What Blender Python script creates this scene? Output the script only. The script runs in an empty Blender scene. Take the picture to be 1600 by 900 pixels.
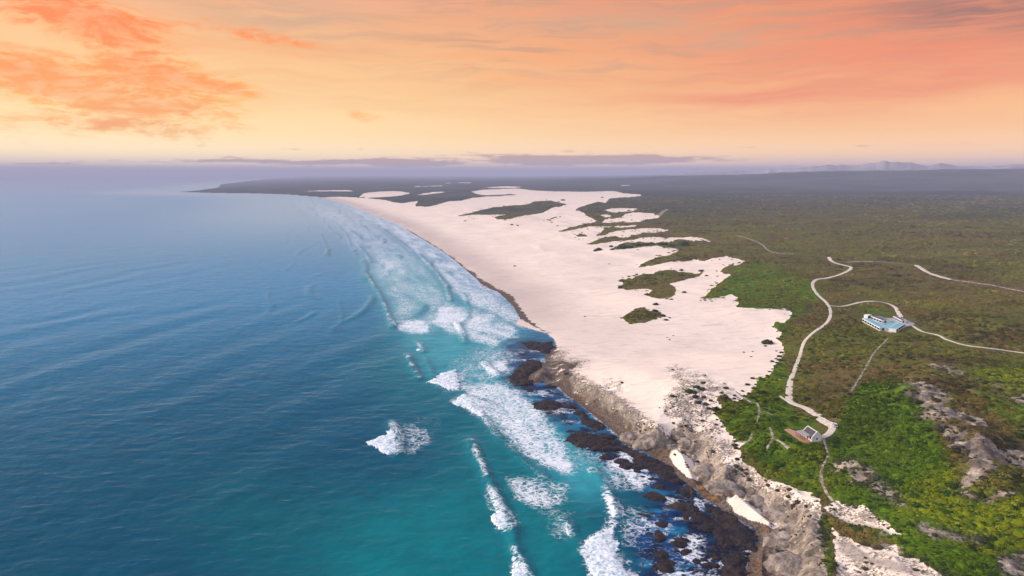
import bpy, bmesh, math, random
import numpy as np
from mathutils import Vector, Matrix

R = math.radians
random.seed(7)
rng = np.random.default_rng(11)
scene = bpy.context.scene
COL = scene.collection

# ------------------------------------------------------------------ camera
CAM_H = 150.0
PITCH = R(9.47)
LENS = 24.0
FPX = LENS / 36.0 * 1600.0          # focal length in pixels of the 1600 x 900 photograph
cam_d = bpy.data.cameras.new('camera')
cam = bpy.data.objects.new('camera', cam_d)
COL.objects.link(cam)
cam_d.lens = LENS
cam_d.sensor_width = 36.0
cam_d.clip_start = 1.0
cam_d.clip_end = 400000.0
cam.location = (0, 0, CAM_H)
cam.rotation_euler = (math.pi / 2 - PITCH, 0, 0)
scene.camera = cam

scene.view_settings.view_transform = 'Standard'
scene.view_settings.look = 'None'
scene.view_settings.exposure = 0.2
scene.view_settings.gamma = 1.0
scene.view_settings.use_curve_mapping = False
scene.cycles.use_denoising = True
scene.cycles.max_bounces = 6
scene.cycles.volume_bounces = 0
scene.cycles.diffuse_bounces = 3

CP, SP = math.cos(PITCH), math.sin(PITCH)


def ray(px, py):
    px = np.asarray(px, float); py = np.asarray(py, float)
    u = (px - 800) / FPX; v = (450 - py) / FPX
    return u, CP + v * SP, -SP + v * CP


def sky_dir(px, py):
    x, y, z = ray(px, py)
    return math.degrees(math.atan2(x, y)), math.degrees(math.atan2(z, math.hypot(x, y)))


def flat(px, py, z=0.0):
    x, y, dz = ray(px, py)
    t = (CAM_H - z) / np.maximum(-dz, 1e-5)
    return x * t, y * t


def project(x, y, z):
    dz = z - CAM_H
    fwd = y * CP - dz * SP
    up = y * SP + dz * CP
    fwd = np.maximum(fwd, 1.0)
    return 800 + FPX * x / fwd, 450 - FPX * up / fwd


def lin(r, g, b):
    def f(c):
        c /= 255.0
        return c / 12.92 if c <= 0.04045 else ((c + 0.055) / 1.055) ** 2.4
    return (f(r), f(g), f(b), 1.0)


# ------------------------------------------------------------------ node helper
class NT:
    def __init__(self, tree):
        self.t = tree
        self.t.nodes.clear()

    def n(self, typ, **kw):
        nd = self.t.nodes.new(typ)
        for k, v in kw.items():
            setattr(nd, k, v)
        return nd

    def put(self, sock, val):
        if isinstance(val, bpy.types.NodeSocket):
            self.t.links.new(val, sock)
        else:
            if sock.type == 'RGBA' and isinstance(val, (tuple, list)) and len(val) == 3:
                val = tuple(val) + (1.0,)
            sock.default_value = val

    def m(self, op, a, b=0.0, c=0.0, clamp=False):
        nd = self.n('ShaderNodeMath', operation=op, use_clamp=clamp)
        self.put(nd.inputs[0], a); self.put(nd.inputs[1], b); self.put(nd.inputs[2], c)
        return nd.outputs[0]

    def vm(self, op, a, b=(0, 0, 0)):
        nd = self.n('ShaderNodeVectorMath', operation=op)
        self.put(nd.inputs[0], a)
        if op == 'SCALE':
            self.put(nd.inputs[3], b)
        else:
            self.put(nd.inputs[1], b)
        return nd.outputs[0]

    def ss(self, x, a, b):           # smoothstep a..b -> 0..1
        nd = self.n('ShaderNodeMapRange', interpolation_type='SMOOTHSTEP')
        self.put(nd.inputs[0], x); self.put(nd.inputs[1], a); self.put(nd.inputs[2], b)
        nd.inputs[3].default_value = 0; nd.inputs[4].default_value = 1
        return nd.outputs[0]

    def mix(self, f, a, b):
        nd = self.n('ShaderNodeMix', data_type='RGBA')
        self.put(nd.inputs[0], f); self.put(nd.inputs[6], a); self.put(nd.inputs[7], b)
        return nd.outputs[2]

    def noise(self, vec, scale, detail=4, rough=0.55, dist=0.0):
        nd = self.n('ShaderNodeTexNoise')
        self.put(nd.inputs['Vector'], vec)
        nd.inputs['Scale'].default_value = scale
        nd.inputs['Detail'].default_value = detail
        nd.inputs['Roughness'].default_value = rough
        nd.inputs['Distortion'].default_value = dist
        return nd.outputs[0]

    def comb(self, x, y, z=0.0):
        nd = self.n('ShaderNodeCombineXYZ')
        self.put(nd.inputs[0], x); self.put(nd.inputs[1], y); self.put(nd.inputs[2], z)
        return nd.outputs[0]

    def sep(self, v):
        nd = self.n('ShaderNodeSeparateXYZ')
        self.put(nd.inputs[0], v)
        return nd.outputs

    def ramp(self, f, stops):
        nd = self.n('ShaderNodeValToRGB')
        e = nd.color_ramp.elements
        while len(e) < len(stops):
            e.new(0.5)
        for el, (p, c) in zip(e, stops):
            el.position = p; el.color = c
        self.put(nd.inputs[0], f)
        return nd.outputs[0]

    def attr(self, name, typ='GEOMETRY'):
        nd = self.n('ShaderNodeAttribute', attribute_name=name, attribute_type=typ)
        return nd


# ------------------------------------------------------------------ sky and sun
SUN_AZ, SUN_EL = R(-78.0), R(24.0)        # azimuth from +Y, negative to the left
world = bpy.data.worlds.new('World')
scene.world = world
world.use_nodes = True
w = NT(world.node_tree)
tc = w.n('ShaderNodeTexCoord')
gx, gy, gz = w.sep(tc.outputs['Generated'])
DEG = 57.29578
A = w.m('MULTIPLY', w.m('ARCTAN2', gx, gy), DEG)
E = w.m('MULTIPLY', w.m('ARCSINE', gz), DEG)
En = w.m('DIVIDE', E, 90.0, clamp=True)


def sky_ramp(lst):
    return w.ramp(En, [(e / 90.0, lin(*c)) for e, c in lst])


TOP = [(17.5, (226, 198, 186)), (23, (200, 204, 222)), (38, (178, 204, 240)), (90, (164, 197, 240))]
left = sky_ramp([(0, (222, 200, 190)), (0.7, (285, 250, 190)), (1.6, (290, 255, 188)), (3.2, (266, 232, 160)), (6.5, (248, 204, 132)), (10, (244, 188, 122)), (13.8, (238, 172, 128))] + TOP)
right = sky_ramp([(0, (215, 190, 185)), (0.7, (276, 222, 165)), (1.6, (278, 220, 155)), (3.2, (258, 196, 126)), (6.0, (242, 166, 104)), (9.5, (228, 140, 92)), (13.8, (208, 120, 90))] + TOP)
back = sky_ramp([(0, (190, 175, 190)), (5, (215, 180, 185)), (12, (215, 185, 195))] + TOP)
t_lr = w.ss(A, -32.0, 34.0)
base = w.mix(t_lr, left, right)
absA = w.m('ABSOLUTE', A)
base = w.mix(w.ss(absA, 70.0, 130.0), base, back)

AE = w.comb(A, E, 0.0)


def blob(px, py, sa, se, rot=0.0):
    a0, e0 = sky_dir(px, py)
    da = w.m('SUBTRACT', A, a0); de = w.m('SUBTRACT', E, e0)
    c, s = math.cos(R(rot)), math.sin(R(rot))
    u = w.m('ADD', w.m('MULTIPLY', da, c), w.m('MULTIPLY', de, s))
    v = w.m('SUBTRACT', w.m('MULTIPLY', de, c), w.m('MULTIPLY', da, s))
    q = w.m('ADD', w.m('POWER', w.m('ABSOLUTE', w.m('DIVIDE', u, sa)), 2.0), w.m('POWER', w.m('ABSOLUTE', w.m('DIVIDE', v, se)), 2.0))
    return w.m('EXPONENT', w.m('MULTIPLY', q, -1.0))


def add(*xs):
    o = xs[0]
    for x in xs[1:]:
        o = w.m('ADD', o, x)
    return o


def mul(a, b):
    return w.m('MULTIPLY', a, b)


# warped coordinate so clouds look wind-torn
wn = w.n('ShaderNodeTexNoise'); w.put(wn.inputs['Vector'], w.vm('MULTIPLY', AE, (0.10, 0.28, 0)))
wn.inputs['Scale'].default_value = 1.0; wn.inputs['Detail'].default_value = 3
warp = w.vm('MULTIPLY', w.vm('SUBTRACT', wn.outputs[1], (0.5, 0.5, 0.5)), (7.0, 2.4, 0.0))
AW = w.vm('ADD', AE, warp)
n1 = w.noise(w.vm('MULTIPLY', AW, (0.20, 0.62, 0)), 1.0, 9, 0.66)
n5 = w.noise(w.vm('MULTIPLY', w.vm('ADD', AW, (7, 31, 2)), (0.55, 1.9, 0)), 1.0, 6, 0.65)
n2 = w.noise(w.vm('MULTIPLY', w.vm('ADD', AW, (40, 9, 0)), (0.055, 0.62, 0)), 1.0, 6, 0.55)
n3 = w.noise(w.vm('MULTIPLY', w.vm('ADD', AE, (13, 3, 2)), (0.16, 1.9, 0)), 1.0, 6, 0.6)
n4 = w.noise(w.vm('MULTIPLY', w.vm('ADD', AW, (91, 5, 4)), (0.11, 1.3, 0)), 1.0, 6, 0.6)
# broad tone variation
up_m = w.ss(E, 2.0, 9.0)
base = w.mix(mul(mul(w.ss(n2, 0.42, 0.66), up_m), 0.42), base, lin(240, 156, 92))
# tan-grey wisps, centre and right top
wm = mul(w.ss(n4, 0.47, 0.64), mul(w.ss(E, 5.0, 11.0), w.ss(A, -22.0, 2.0)))
wm = mul(wm, w.ss(absA, 80.0, 50.0))
base = w.mix(mul(wm, 0.70), base, lin(192, 146, 112))
cb = add(mul(blob(440, 25, 8.5, 1.6, -4), 0.9), mul(blob(900, 35, 11, 1.2, -3), 0.55), mul(blob(1110, 60, 6, 0.9, -14), 0.8))
base = w.mix(mul(w.m('MULTIPLY', cb, w.ss(n4, 0.25, 0.6), clamp=True), 0.85), base, lin(198, 158, 124))
# coral sheet on the right
rb = add(blob(1420, 75, 14, 3.0, 0), blob(1250, 150, 12, 1.4, 3))
base = w.mix(mul(w.m('MULTIPLY', rb, w.ss(n2, 0.3, 0.62), clamp=True), 0.65), base, lin(230, 124, 84))
dk = blob(1560, 18, 8.0, 1.5, -8)
base = w.mix(mul(w.m('MULTIPLY', dk, w.ss(n4, 0.25, 0.6), clamp=True), 0.9), base, lin(140, 100, 88))
# orange cloud masses on the left
ob = add(blob(190, 70, 6.0, 1.9, -28), mul(blob(235, 120, 4.0, 1.2, -10), 0.9), mul(blob(365, 137, 2.6, 0.7, -8), 1.0), mul(blob(60, 130, 7.5, 1.5, -14), 1.25),
         mul(blob(70, 30, 5.0, 0.8, -5), 0.6), mul(blob(410, 55, 5.5, 0.8, -10), 0.75), mul(blob(150, 195, 8.0, 0.7, 0), 0.85), mul(blob(570, 182, 1.8, 0.45, -3), 0.8),
         mul(blob(740, 120, 7, 1.2, 4), 0.4), mul(blob(30, 95, 6, 1.0, -10), 0.5), mul(blob(150, 20, 5, 0.9, -8), 0.7), mul(blob(250, 165, 6, 0.8, -4), 0.85))
om = w.ss(add(mul(ob, 0.50), mul(n1, 1.05), mul(n5, 0.35)), 0.80, 1.22)
ocol = w.mix(w.ss(E, 4.5, 10.5), lin(255, 172, 44), lin(250, 132, 30))
base = w.mix(mul(om, mul(0.95, add(0.28, mul(w.ss(n5, 0.40, 0.60), 0.70)))), base, ocol)
base = w.mix(mul(w.ss(add(mul(ob, 0.5), mul(n1, 0.6), mul(n5, 0.5)), 0.94, 1.24), 0.32), base, lin(242, 112, 24))
# bright streak between clouds near the horizon, left
# low grey-mauve clouds
lb = add(mul(blob(470, 253, 11.0, 0.22, 0), 1.0), mul(blob(640, 257, 2.4, 0.30, 0), 0.9), mul(blob(850, 250, 9.0, 0.48, 0), 0.95), mul(blob(1010, 247, 6.0, 0.32, 0), 0.9), mul(blob(40, 266, 5.0, 0.10, 0), 0.8), mul(blob(70, 256, 3.0, 0.06, 0), 0.7))
lm = w.ss(add(mul(lb, 0.42), mul(n3, 1.05), mul(n5, 0.55)), 0.92, 1.12)
lm = mul(lm, mul(w.ss(E, 2.6, 1.7), w.ss(absA, 80.0, 50.0)))
base = w.mix(mul(lm, 0.92), base, w.mix(w.ss(E, 0.6, 1.6), lin(186, 148, 132), lin(200, 150, 120)))
# cloud bank lying on the horizon
bank = w.ss(w.m('ADD', E, mul(w.m('SUBTRACT', n3, 0.5), 0.8)), 0.75, 0.35)
base = w.mix(mul(bank, 0.9), base, w.mix(w.ss(E, 0.0, 0.6), lin(205, 178, 170), lin(224, 180, 156)))

nish = w.n('ShaderNodeTexSky', sky_type='NISHITA')
nish.sun_disc = False
nish.sun_elevation = SUN_EL
nish.sun_rotation = SUN_AZ
nish.altitude = 150.0
bg1 = w.n('ShaderNodeBackground'); w.put(bg1.inputs[0], nish.outputs[0]); bg1.inputs[1].default_value = 0.006
bg2 = w.n('ShaderNodeBackground'); w.put(bg2.inputs[0], base); bg2.inputs[1].default_value = 1.0
ash = w.n('ShaderNodeAddShader')
w.t.links.new(bg1.outputs[0], ash.inputs[0]); w.t.links.new(bg2.outputs[0], ash.inputs[1])
wo = w.n('ShaderNodeOutputWorld')
w.t.links.new(ash.outputs[0], wo.inputs[0])
world.cycles.sampling_method = 'MANUAL'
world.cycles.sample_map_resolution = 1024

sun_d = bpy.data.lights.new('sun', 'SUN')
sun_d.energy = 4.2
sun_d.angle = R(9.0)
sun_d.color = (1.0, 0.87, 0.74)
sun = bpy.data.objects.new('sun', sun_d)
COL.objects.link(sun)
sdir = Vector((math.sin(SUN_AZ) * math.cos(SUN_EL), math.cos(SUN_AZ) * math.cos(SUN_EL), math.sin(SUN_EL)))
sun.rotation_euler = sdir.to_track_quat('Z', 'Y').to_euler()

HAZE_DENSITY = 0.00009
HAZE_COLOR = (0.54, 0.60, 0.86, 1.0)

# ------------------------------------------------------------------ numpy noise
TAB = rng.random((256, 256))


def vnoise(x, y):
    x = np.asarray(x, float); y = np.asarray(y, float)
    xi = np.floor(x).astype(np.int64); yi = np.floor(y).astype(np.int64)
    fx = x - xi; fy = y - yi
    fx = fx * fx * fx * (fx * (fx * 6 - 15) + 10); fy = fy * fy * fy * (fy * (fy * 6 - 15) + 10)
    x0 = xi & 255; x1 = (xi + 1) & 255; y0 = yi & 255; y1 = (yi + 1) & 255
    a = TAB[x0, y0]; b = TAB[x1, y0]; c = TAB[x0, y1]; d = TAB[x1, y1]
    return (a + (b - a) * fx) * (1 - fy) + (c + (d - c) * fx) * fy


def fbm(x, y, o=4, g=0.5):
    s = 0.0; amp = 1.0; tot = 0.0
    for k in range(o):
        s = s + amp * vnoise(x * 2 ** k + 17.3 * k, y * 2 ** k + 9.1 * k)
        tot += amp; amp *= g
    return s / tot


def S(a, b, x):
    t = np.clip((np.asarray(x, float) - a) / (b - a), 0, 1)
    return t * t * (3 - 2 * t)


# ------------------------------------------------------------------ traced outlines (pixels of the photograph)
COAST = [(420, 279), (345, 288), (340, 293), (310, 297.5), (278, 300), (340, 301.8), (400, 302.3), (450, 304), (500, 308.5), (520, 312), (545, 320), (575, 332), (600, 341), (622, 350),
         (640, 362), (662, 375), (690, 392), (712, 408), (728, 422), (745, 436), (755, 448), (778, 456), (790, 467), (803, 480), (813, 498), (806, 506), (830, 514), (855, 521), (866, 530),
         (868, 543), (852, 556), (852, 566), (838, 577), (822, 590), (830, 600), (850, 598), (872, 604), (886, 618), (906, 631), (926, 648), (945, 663), (963, 678), (968, 690),
         (985, 698), (1010, 708), (1035, 722), (1046, 730), (1054, 741), (1068, 755), (1090, 766), (1094, 776), (1112, 786), (1132, 800), (1156, 812), (1180, 828), (1186, 845), (1170, 868), (1172, 900), (1182, 960), (1195, 1030), (1230, 1200)]
TOE = [(500, 308), (520, 311), (545, 319), (575, 331), (622, 349), (662, 374), (712, 407), (745, 435), (790, 466), (813, 497), (855, 520), (870, 543), (858, 566), (870, 596), (920, 636), (965, 672), (995, 693), (1030, 706), (1046, 702), (1059, 697), (1070, 708), (1086, 722), (1096, 750),
       (1104, 762), (1130, 778), (1152, 772), (1172, 785), (1196, 803), (1222, 824), (1214, 850), (1207, 900), (1214, 1000), (1250, 1200)]
CW = np.array(flat(*np.array(COAST).T)).T
TW = np.array(flat(*np.array(TOE).T, 1.5)).T
LANDPOLY = np.vstack([CW, [(120, -2000), (90000, -2000), (90000, 90000), (CW[0][0] + 2000, 90000)]])


def poly_inside(poly, x, y):
    ins = np.zeros(x.shape, bool)
    n = len(poly)
    for i in range(n):
        x1, y1 = poly[i]; x2, y2 = poly[(i + 1) % n]
        if y1 == y2:
            continue
        c = ((y1 > y) != (y2 > y)) & (x < (x2 - x1) * (y - y1) / (y2 - y1) + x1)
        ins ^= c
    return ins


def line_dist(line, x, y):
    best = np.full(x.shape, 1e18)
    for i in range(len(line) - 1):
        ax, ay = line[i]; bx, by = line[i + 1]
        dx, dy = bx - ax, by - ay
        t = np.clip(((x - ax) * dx + (y - ay) * dy) / (dx * dx + dy * dy), 0, 1)
        q = (x - ax - t * dx) ** 2 + (y - ay - t * dy) ** 2
        np.minimum(best, q, out=best)
    return np.sqrt(best)


def coast_dist(x, y):
    d = line_dist(CW, x, y)
    return np.where(poly_inside(LANDPOLY, x, y), d, -d)


def world_line(pts, z):
    p = np.array(pts, float)
    return np.array(flat(p[:, 0], p[:, 1], z)).T


RIDGE_A = world_line([(1410, 600), (1455, 625), (1500, 655), (1545, 700), (1600, 735)], 40)
RIDGE_B = world_line([(1290, 797), (1340, 806), (1400, 832), (1450, 850), (1540, 850)], 32)
RIDGE_C = world_line([(1300, 838), (1350, 862), (1420, 888), (1500, 930)], 32)
RIDGE_D = world_line([(1450, 566), (1520, 592), (1610, 628)], 42)
RIDGE_E = world_line([(1305, 725), (1345, 722), (1400, 765), (1440, 800)], 32)


def esc_height(az):                       # top of the far plateau by azimuth (degrees)
    xs = [-60, 0, 8, 13, 19.5, 22, 30, 37, 50, 62]
    hs = [40, 50, 90, 126, 150, 178, 196, 212, 228, 228]
    return np.interp(az, xs, hs)


def height(x, y, d=None):
    """Ground height above the sea at world x, y (metres)."""
    x = np.asarray(x, float); y = np.asarray(y, float)
    if d is None:
        d = coast_dist(x, y)
    dl = line_dist(TW, x, y)
    land = d > 0
    r = np.hypot(x, y)
    # toe distance only counts landward of the beaches
    d2 = np.where(land, np.minimum(dl, d + 0.0), 0.0)
    near = S(560, 400, y)
    dune = 2.2 * (1 - np.exp(-np.maximum(d, 0) / 18)) + 13 * S(25, 420, d) + 14 * S(250, 1400, d)
    cliff = 1.6 * S(0, 10, d) + 9 * S(1, 13, d2) + 8 * S(12, 55, d2) + 11 * S(50, 260, d2)
    h = dune * (1 - near) + cliff * near
    h = np.where(land, h, np.maximum(-4.0, d * 0.12))
    inl = S(10, 160, d)
    far_fade = lambda lam: np.clip(lam / (4.0 * 0.0014 * r * r / CAM_H), 0, 1)
    h = h + inl * (fbm(x / 210 + 3, y / 150, 3) - 0.5) * 13 * far_fade(210)
    h = h + S(40, 400, d) * (fbm(x / 58 + 7, y / 44, 3) - 0.5) * 4.6 * far_fade(58)
    dr = 1 - np.abs(2 * fbm(x / 130 + 3 + y / 420, y / 210 + 11, 3) - 1)
    h = h + S(60, 260, d) * S(1500, 700, d) * (1 - near) * (dr - 0.7) * 7.0 * far_fade(150)
    h = h + S(1500, 4000, d) * (fbm(x / 1500, y / 1100, 3) - 0.45) * 42
    for ln, a, wd in ((RIDGE_A, 13, 24), (RIDGE_B, 5, 13), (RIDGE_C, 6, 12), (RIDGE_D, 10, 22), (RIDGE_E, 3, 14)):
        q = line_dist(ln, x, y)
        h = h + a * np.exp(-(q / wd) ** 2) * (0.7 + 0.6 * fbm(x / 14, y / 14, 3))
    az = np.degrees(np.arctan2(x, y))
    e = esc_height(az) + (fbm(az * 0.9, az * 0.2 + 5, 4) - 0.5) * 16
    he = S(6000, 9000, r) * land * S(300, 3000, d)
    h = h * (1 - he) + he * e
    return h


# ------------------------------------------------------------------ pixel rasters of the traced land cover
RX0, RX1, RY0, RY1 = -400, 2000, 262, 1040
RW, RH = RX1 - RX0, RY1 - RY0


def raster(poly):
    p = np.array(poly, float)
    out = np.zeros((RH, RW), np.float32)
    x1, y1 = p[:, 0], p[:, 1]
    x2, y2 = np.roll(x1, -1), np.roll(y1, -1)
    r0 = max(0, int(p[:, 1].min()) - RY0 - 1); r1 = min(RH, int(p[:, 1].max()) - RY0 + 2)
    for rr in range(r0, r1):
        for sub in (0.17, 0.5, 0.83):
            yy = rr + RY0 + sub
            c = (y1 > yy) != (y2 > yy)
            if not c.any():
                continue
            xs = np.sort((x2[c] - x1[c]) * (yy - y1[c]) / (y2[c] - y1[c]) + x1[c]) - RX0
            for a, b in zip(xs[0::2], xs[1::2]):
                a = int(np.clip(round(a), 0, RW)); b = int(np.clip(round(b), 0, RW))
                out[rr, a:b] += 1 / 3
    return out


def blur1(a, k, ax):
    if k < 1:
        return a
    pad = [(0, 0), (0, 0)]; pad[ax] = (k + 1, k)
    c = np.cumsum(np.pad(a, pad, mode='edge').astype(np.float64), axis=ax)
    n = 2 * k + 1
    if ax == 0:
        return ((c[n:] - c[:-n]) / n).astype(np.float32)
    return ((c[:, n:] - c[:, :-n]) / n).astype(np.float32)


def blur(a, kx, ky=None):
    ky = kx if ky is None else ky
    for _ in range(2):
        a = blur1(a, kx, 1); a = blur1(a, ky, 0)
    return a


def sample(m, px, py):
    x = np.clip(px - RX0 - 0.5, 0, RW - 1.001); y = np.clip(py - RY0 - 0.5, 0, RH - 1.001)
    xi = x.astype(int); yi = y.astype(int); fx = x - xi; fy = y - yi
    return (m[yi, xi] * (1 - fx) + m[yi, xi + 1] * fx) * (1 - fy) + (m[yi + 1, xi] * (1 - fx) + m[yi + 1, xi + 1] * fx) * fy


INLAND = [(498, 308), (540, 307.5), (574, 310), (604, 313), (615, 316), (630, 317.5), (655, 314), (648, 320), (652, 323), (672, 322.5), (690, 318), (700, 314.5), (720, 314), (738, 309), (755, 307.5), (762, 305.5), (745, 303),
          (735, 299), (754, 296.5), (807, 294.7), (841, 298), (868, 299), (905, 299.8), (960, 298.5), (974, 302), (1004, 304), (1000, 307), (984, 308), (964, 309), (952, 310), (946, 317), (936, 315), (920, 319), (904, 324),
          (898, 328), (909, 330), (918, 338), (934, 345.5), (926, 348), (906, 351), (890, 356), (872, 361.4), (880, 362.4), (896, 358.5), (920, 354), (944, 353.8), (970, 353), (998, 351), (990, 353.8), (968, 355.5), (956, 354.5),
          (946, 357), (940, 363), (928, 369.6), (948, 367), (960, 362), (972, 359), (996, 357), (1028, 357), (1047, 359.5), (1036, 362), (1004, 364), (992, 367), (980, 371.5), (970, 371.5), (964, 369.5), (946, 370.5), (930, 376),
          (912, 381.6), (930, 381.6), (950, 378.5), (972, 375.5), (984, 376), (998, 372.3), (1014, 370.6), (1060, 370.6), (1084, 370), (1108, 375), (1108, 378), (1080, 375.5), (1060, 372.8), (1054, 378), (1036, 374.5),
          (1026, 377.5), (1010, 379.5), (998, 376.5), (988, 379), (978, 378.5), (964, 382.5), (956, 390), (980, 388.5), (1004, 385.5), (1026, 384), (1038, 387.6), (1056, 388), (1062, 392), (1046, 398), (1030, 401), (1016, 406),
          (1002, 412), (994, 418.5), (1012, 415.5), (1034, 410.5), (1058, 408), (1080, 408.5), (1084, 404), (1094, 408.5), (1108, 404.5), (1134, 401), (1160, 406), (1169, 408.3), (1150, 414), (1138, 414), (1128, 422), (1130, 427),
          (1142, 430), (1128, 440), (1112, 452), (1096, 468.5), (1112, 467), (1124, 463.5), (1143, 459.7), (1151, 463.5), (1156, 474), (1149, 480.5), (1185, 482.6), (1226, 481.6), (1238, 489), (1234, 495), (1226, 504), (1213, 503),
          (1209, 510), (1220, 518.7), (1220, 527), (1210, 528), (1224, 537), (1226, 552), (1220, 562), (1210, 572), (1210, 580), (1196, 588), (1184, 596), (1180, 608), (1172, 616), (1156, 626), (1146, 630), (1140, 620), (1132, 616),
          (1124, 620), (1124, 628), (1132, 638), (1118, 636), (1116, 648), (1128, 658), (1138, 676), (1156, 690), (1168, 688), (1156, 698), (1158, 714), (1161, 721), (1176, 731), (1195, 748), (1225, 756), (1247, 765), (1271, 770),
          (1281, 783), (1283, 802), (1281, 827), (1283, 856), (1293, 900), (1300, 1039)]
bare = raster(INLAND + [(600, 1039), (480, 400), (470, 309)])
for isl in (
    [(707, 339), (730, 334), (752, 328), (770, 324), (800, 321), (825, 319), (835, 314.5), (860, 313.5), (880, 318), (888, 318.5), (880, 321), (862, 325), (846, 333), (820, 336), (800, 341), (790, 344), (776, 342), (768, 340), (780, 337), (795, 335), (770, 335), (740, 336)],
    [(895, 368.5), (908, 365), (916, 368), (918, 370.5), (902, 370.5)],
    [(847, 346.5), (865, 339), (878, 337.5), (860, 343)], [(722, 345.5), (742, 341), (746, 341.5), (726, 346.2)],
    [(986, 436), (1005, 426), (1022, 429.5), (1028, 423), (1047, 422), (1064, 425), (1090, 427), (1100, 423), (1092, 431.6), (1069, 437), (1043, 444), (1056, 448.6), (1058, 455), (1047, 464.5), (1030, 466.7), (1011, 462), (1020, 454), (1009, 450.7), (990, 452), (979, 453), (966, 450), (975, 444), (968, 436)],
    [(971, 497.5), (990, 483.7), (1005, 480.5), (1015, 486), (1032, 487), (1036, 495), (1022, 498.5), (1005, 505), (984, 506)],
    [(735, 306.5), (800, 303), (812, 304.5), (765, 307.5)]):
    bare = np.clip(bare - raster(isl), 0, 1)
for pat in (
    [(942, 328), (956, 326), (998, 325), (990, 330), (964, 332), (952, 330.6)],
    [(935, 336), (954, 336), (954, 340), (944, 343.6), (940, 348), (954, 348), (1000, 347), (1010, 343), (1030, 340), (1031, 337), (1018, 333), (996, 332), (978, 334.4), (972, 339), (956, 342.4)],
    [(560, 308), (568, 302), (590, 299.5), (625, 298.5), (643, 302), (620, 306.5), (590, 308.5)],
    [(645, 304.5), (680, 299.5), (712, 298), (700, 300), (660, 304.8)], [(455, 299.5), (500, 297.3), (545, 297), (560, 298.8), (500, 299)],
    [(640, 291), (700, 289.5), (690, 291), (650, 292)], [(745, 293.5), (790, 291), (822, 292), (800, 293.8)], [(968, 289.2), (984, 288.8), (984, 290.2), (970, 290.4)],
    [(690, 285.6), (740, 284.8), (735, 286.2), (695, 286.6)], [(1010, 378), (1040, 375), (1050, 378), (1030, 380)],
    [(1300, 824), (1318, 836), (1340, 850), (1366, 858), (1403, 850), (1404, 869), (1436, 873), (1471, 900), (1500, 1039), (1318, 1039), (1306, 880)],
    [(1283, 794), (1305, 782), (1330, 790), (1348, 788), (1372, 807), (1396, 825), (1412, 836), (1395, 838), (1377, 827), (1337, 822), (1307, 808)]):
    bare = np.clip(bare + raster(pat), 0, 1)
bare_soft = blur(bare, 5, 3)

rock = np.zeros((RH, RW), np.float32)
for pl, v in (
    ([(968, 686), (978, 668), (990, 655), (1005, 666), (1022, 664), (1034, 686), (1050, 672), (1064, 664), (1086, 668), (1102, 690), (1112, 702), (1136, 730), (1162, 752), (1190, 772), (1222, 782), (1262, 800), (1284, 830), (1300, 900), (1310, 1039), (1160, 1039), (1176, 880), (1140, 812), (1092, 772), (1040, 722)], 0.95),
    ([(1030, 640), (1050, 600), (1075, 590), (1110, 640), (1140, 690), (1180, 735), (1240, 765), (1285, 785), (1285, 830), (1230, 800), (1170, 760), (1110, 700), (1060, 665)], 0.55),
    ([(1040, 568), (1070, 572), (1110, 590), (1140, 600), (1150, 615), (1118, 640), (1080, 610), (1045, 590)], 0.45),
    ([(862, 560), (905, 556), (930, 566), (900, 580), (930, 622), (985, 650), (1000, 668), (960, 684), (920, 650), (872, 606), (850, 585)], 0.55),
    ([(935, 590), (975, 588), (985, 612), (950, 622), (932, 610)], 0.35), ([(1300, 720), (1330, 716), (1348, 720), (1400, 765), (1424, 795), (1400, 790), (1340, 755), (1315, 755), (1300, 735)], 0.6),
    ([(1404, 592), (1440, 596), (1483, 612), (1510, 633), (1533, 655), (1567, 685), (1620, 713), (1620, 757), (1550, 787), (1500, 775), (1500, 752), (1520, 733), (1490, 710), (1467, 667), (1430, 653), (1450, 637), (1410, 618)], 0.92),
    ([(1445, 560), (1500, 575), (1560, 600), (1620, 620), (1620, 640), (1560, 615), (1500, 592), (1455, 575)], 0.6),
    ([(1425, 812), (1470, 825), (1510, 835), (1545, 840), (1540, 855), (1470, 845), (1430, 830)], 0.65),
    ([(1555, 870), (1600, 862), (1660, 850), (1660, 905), (1570, 905)], 0.85),
    ([(1300, 822), (1330, 838), (1404, 852), (1440, 873), (1500, 900), (1520, 1039), (1300, 1039)], 0.42), ([(1283, 792), (1330, 786), (1375, 806), (1410, 834), (1377, 827), (1310, 808)], 0.45),
    ([(1290, 790), (1360, 796), (1420, 838), (1370, 822), (1300, 806)], 0.6)):
    rock = np.maximum(rock, raster(pl) * v)
rock = blur(rock, 7, 5)
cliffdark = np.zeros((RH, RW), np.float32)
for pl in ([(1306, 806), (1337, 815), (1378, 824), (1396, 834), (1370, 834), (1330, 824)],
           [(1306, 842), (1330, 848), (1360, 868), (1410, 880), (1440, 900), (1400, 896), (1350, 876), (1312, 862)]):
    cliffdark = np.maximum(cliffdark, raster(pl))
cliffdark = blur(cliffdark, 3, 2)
beach_small = blur(np.maximum(raster([(1045, 707), (1059, 699), (1067, 709), (1082, 720), (1087, 736), (1092, 752), (1074, 745), (1054, 727)]),
                              raster([(1132, 780), (1151, 773), (1171, 786), (1193, 804), (1219, 823), (1208, 827), (1188, 815), (1168, 813), (1149, 801)])), 1)
ochre = np.zeros((RH, RW), np.float32)
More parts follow.
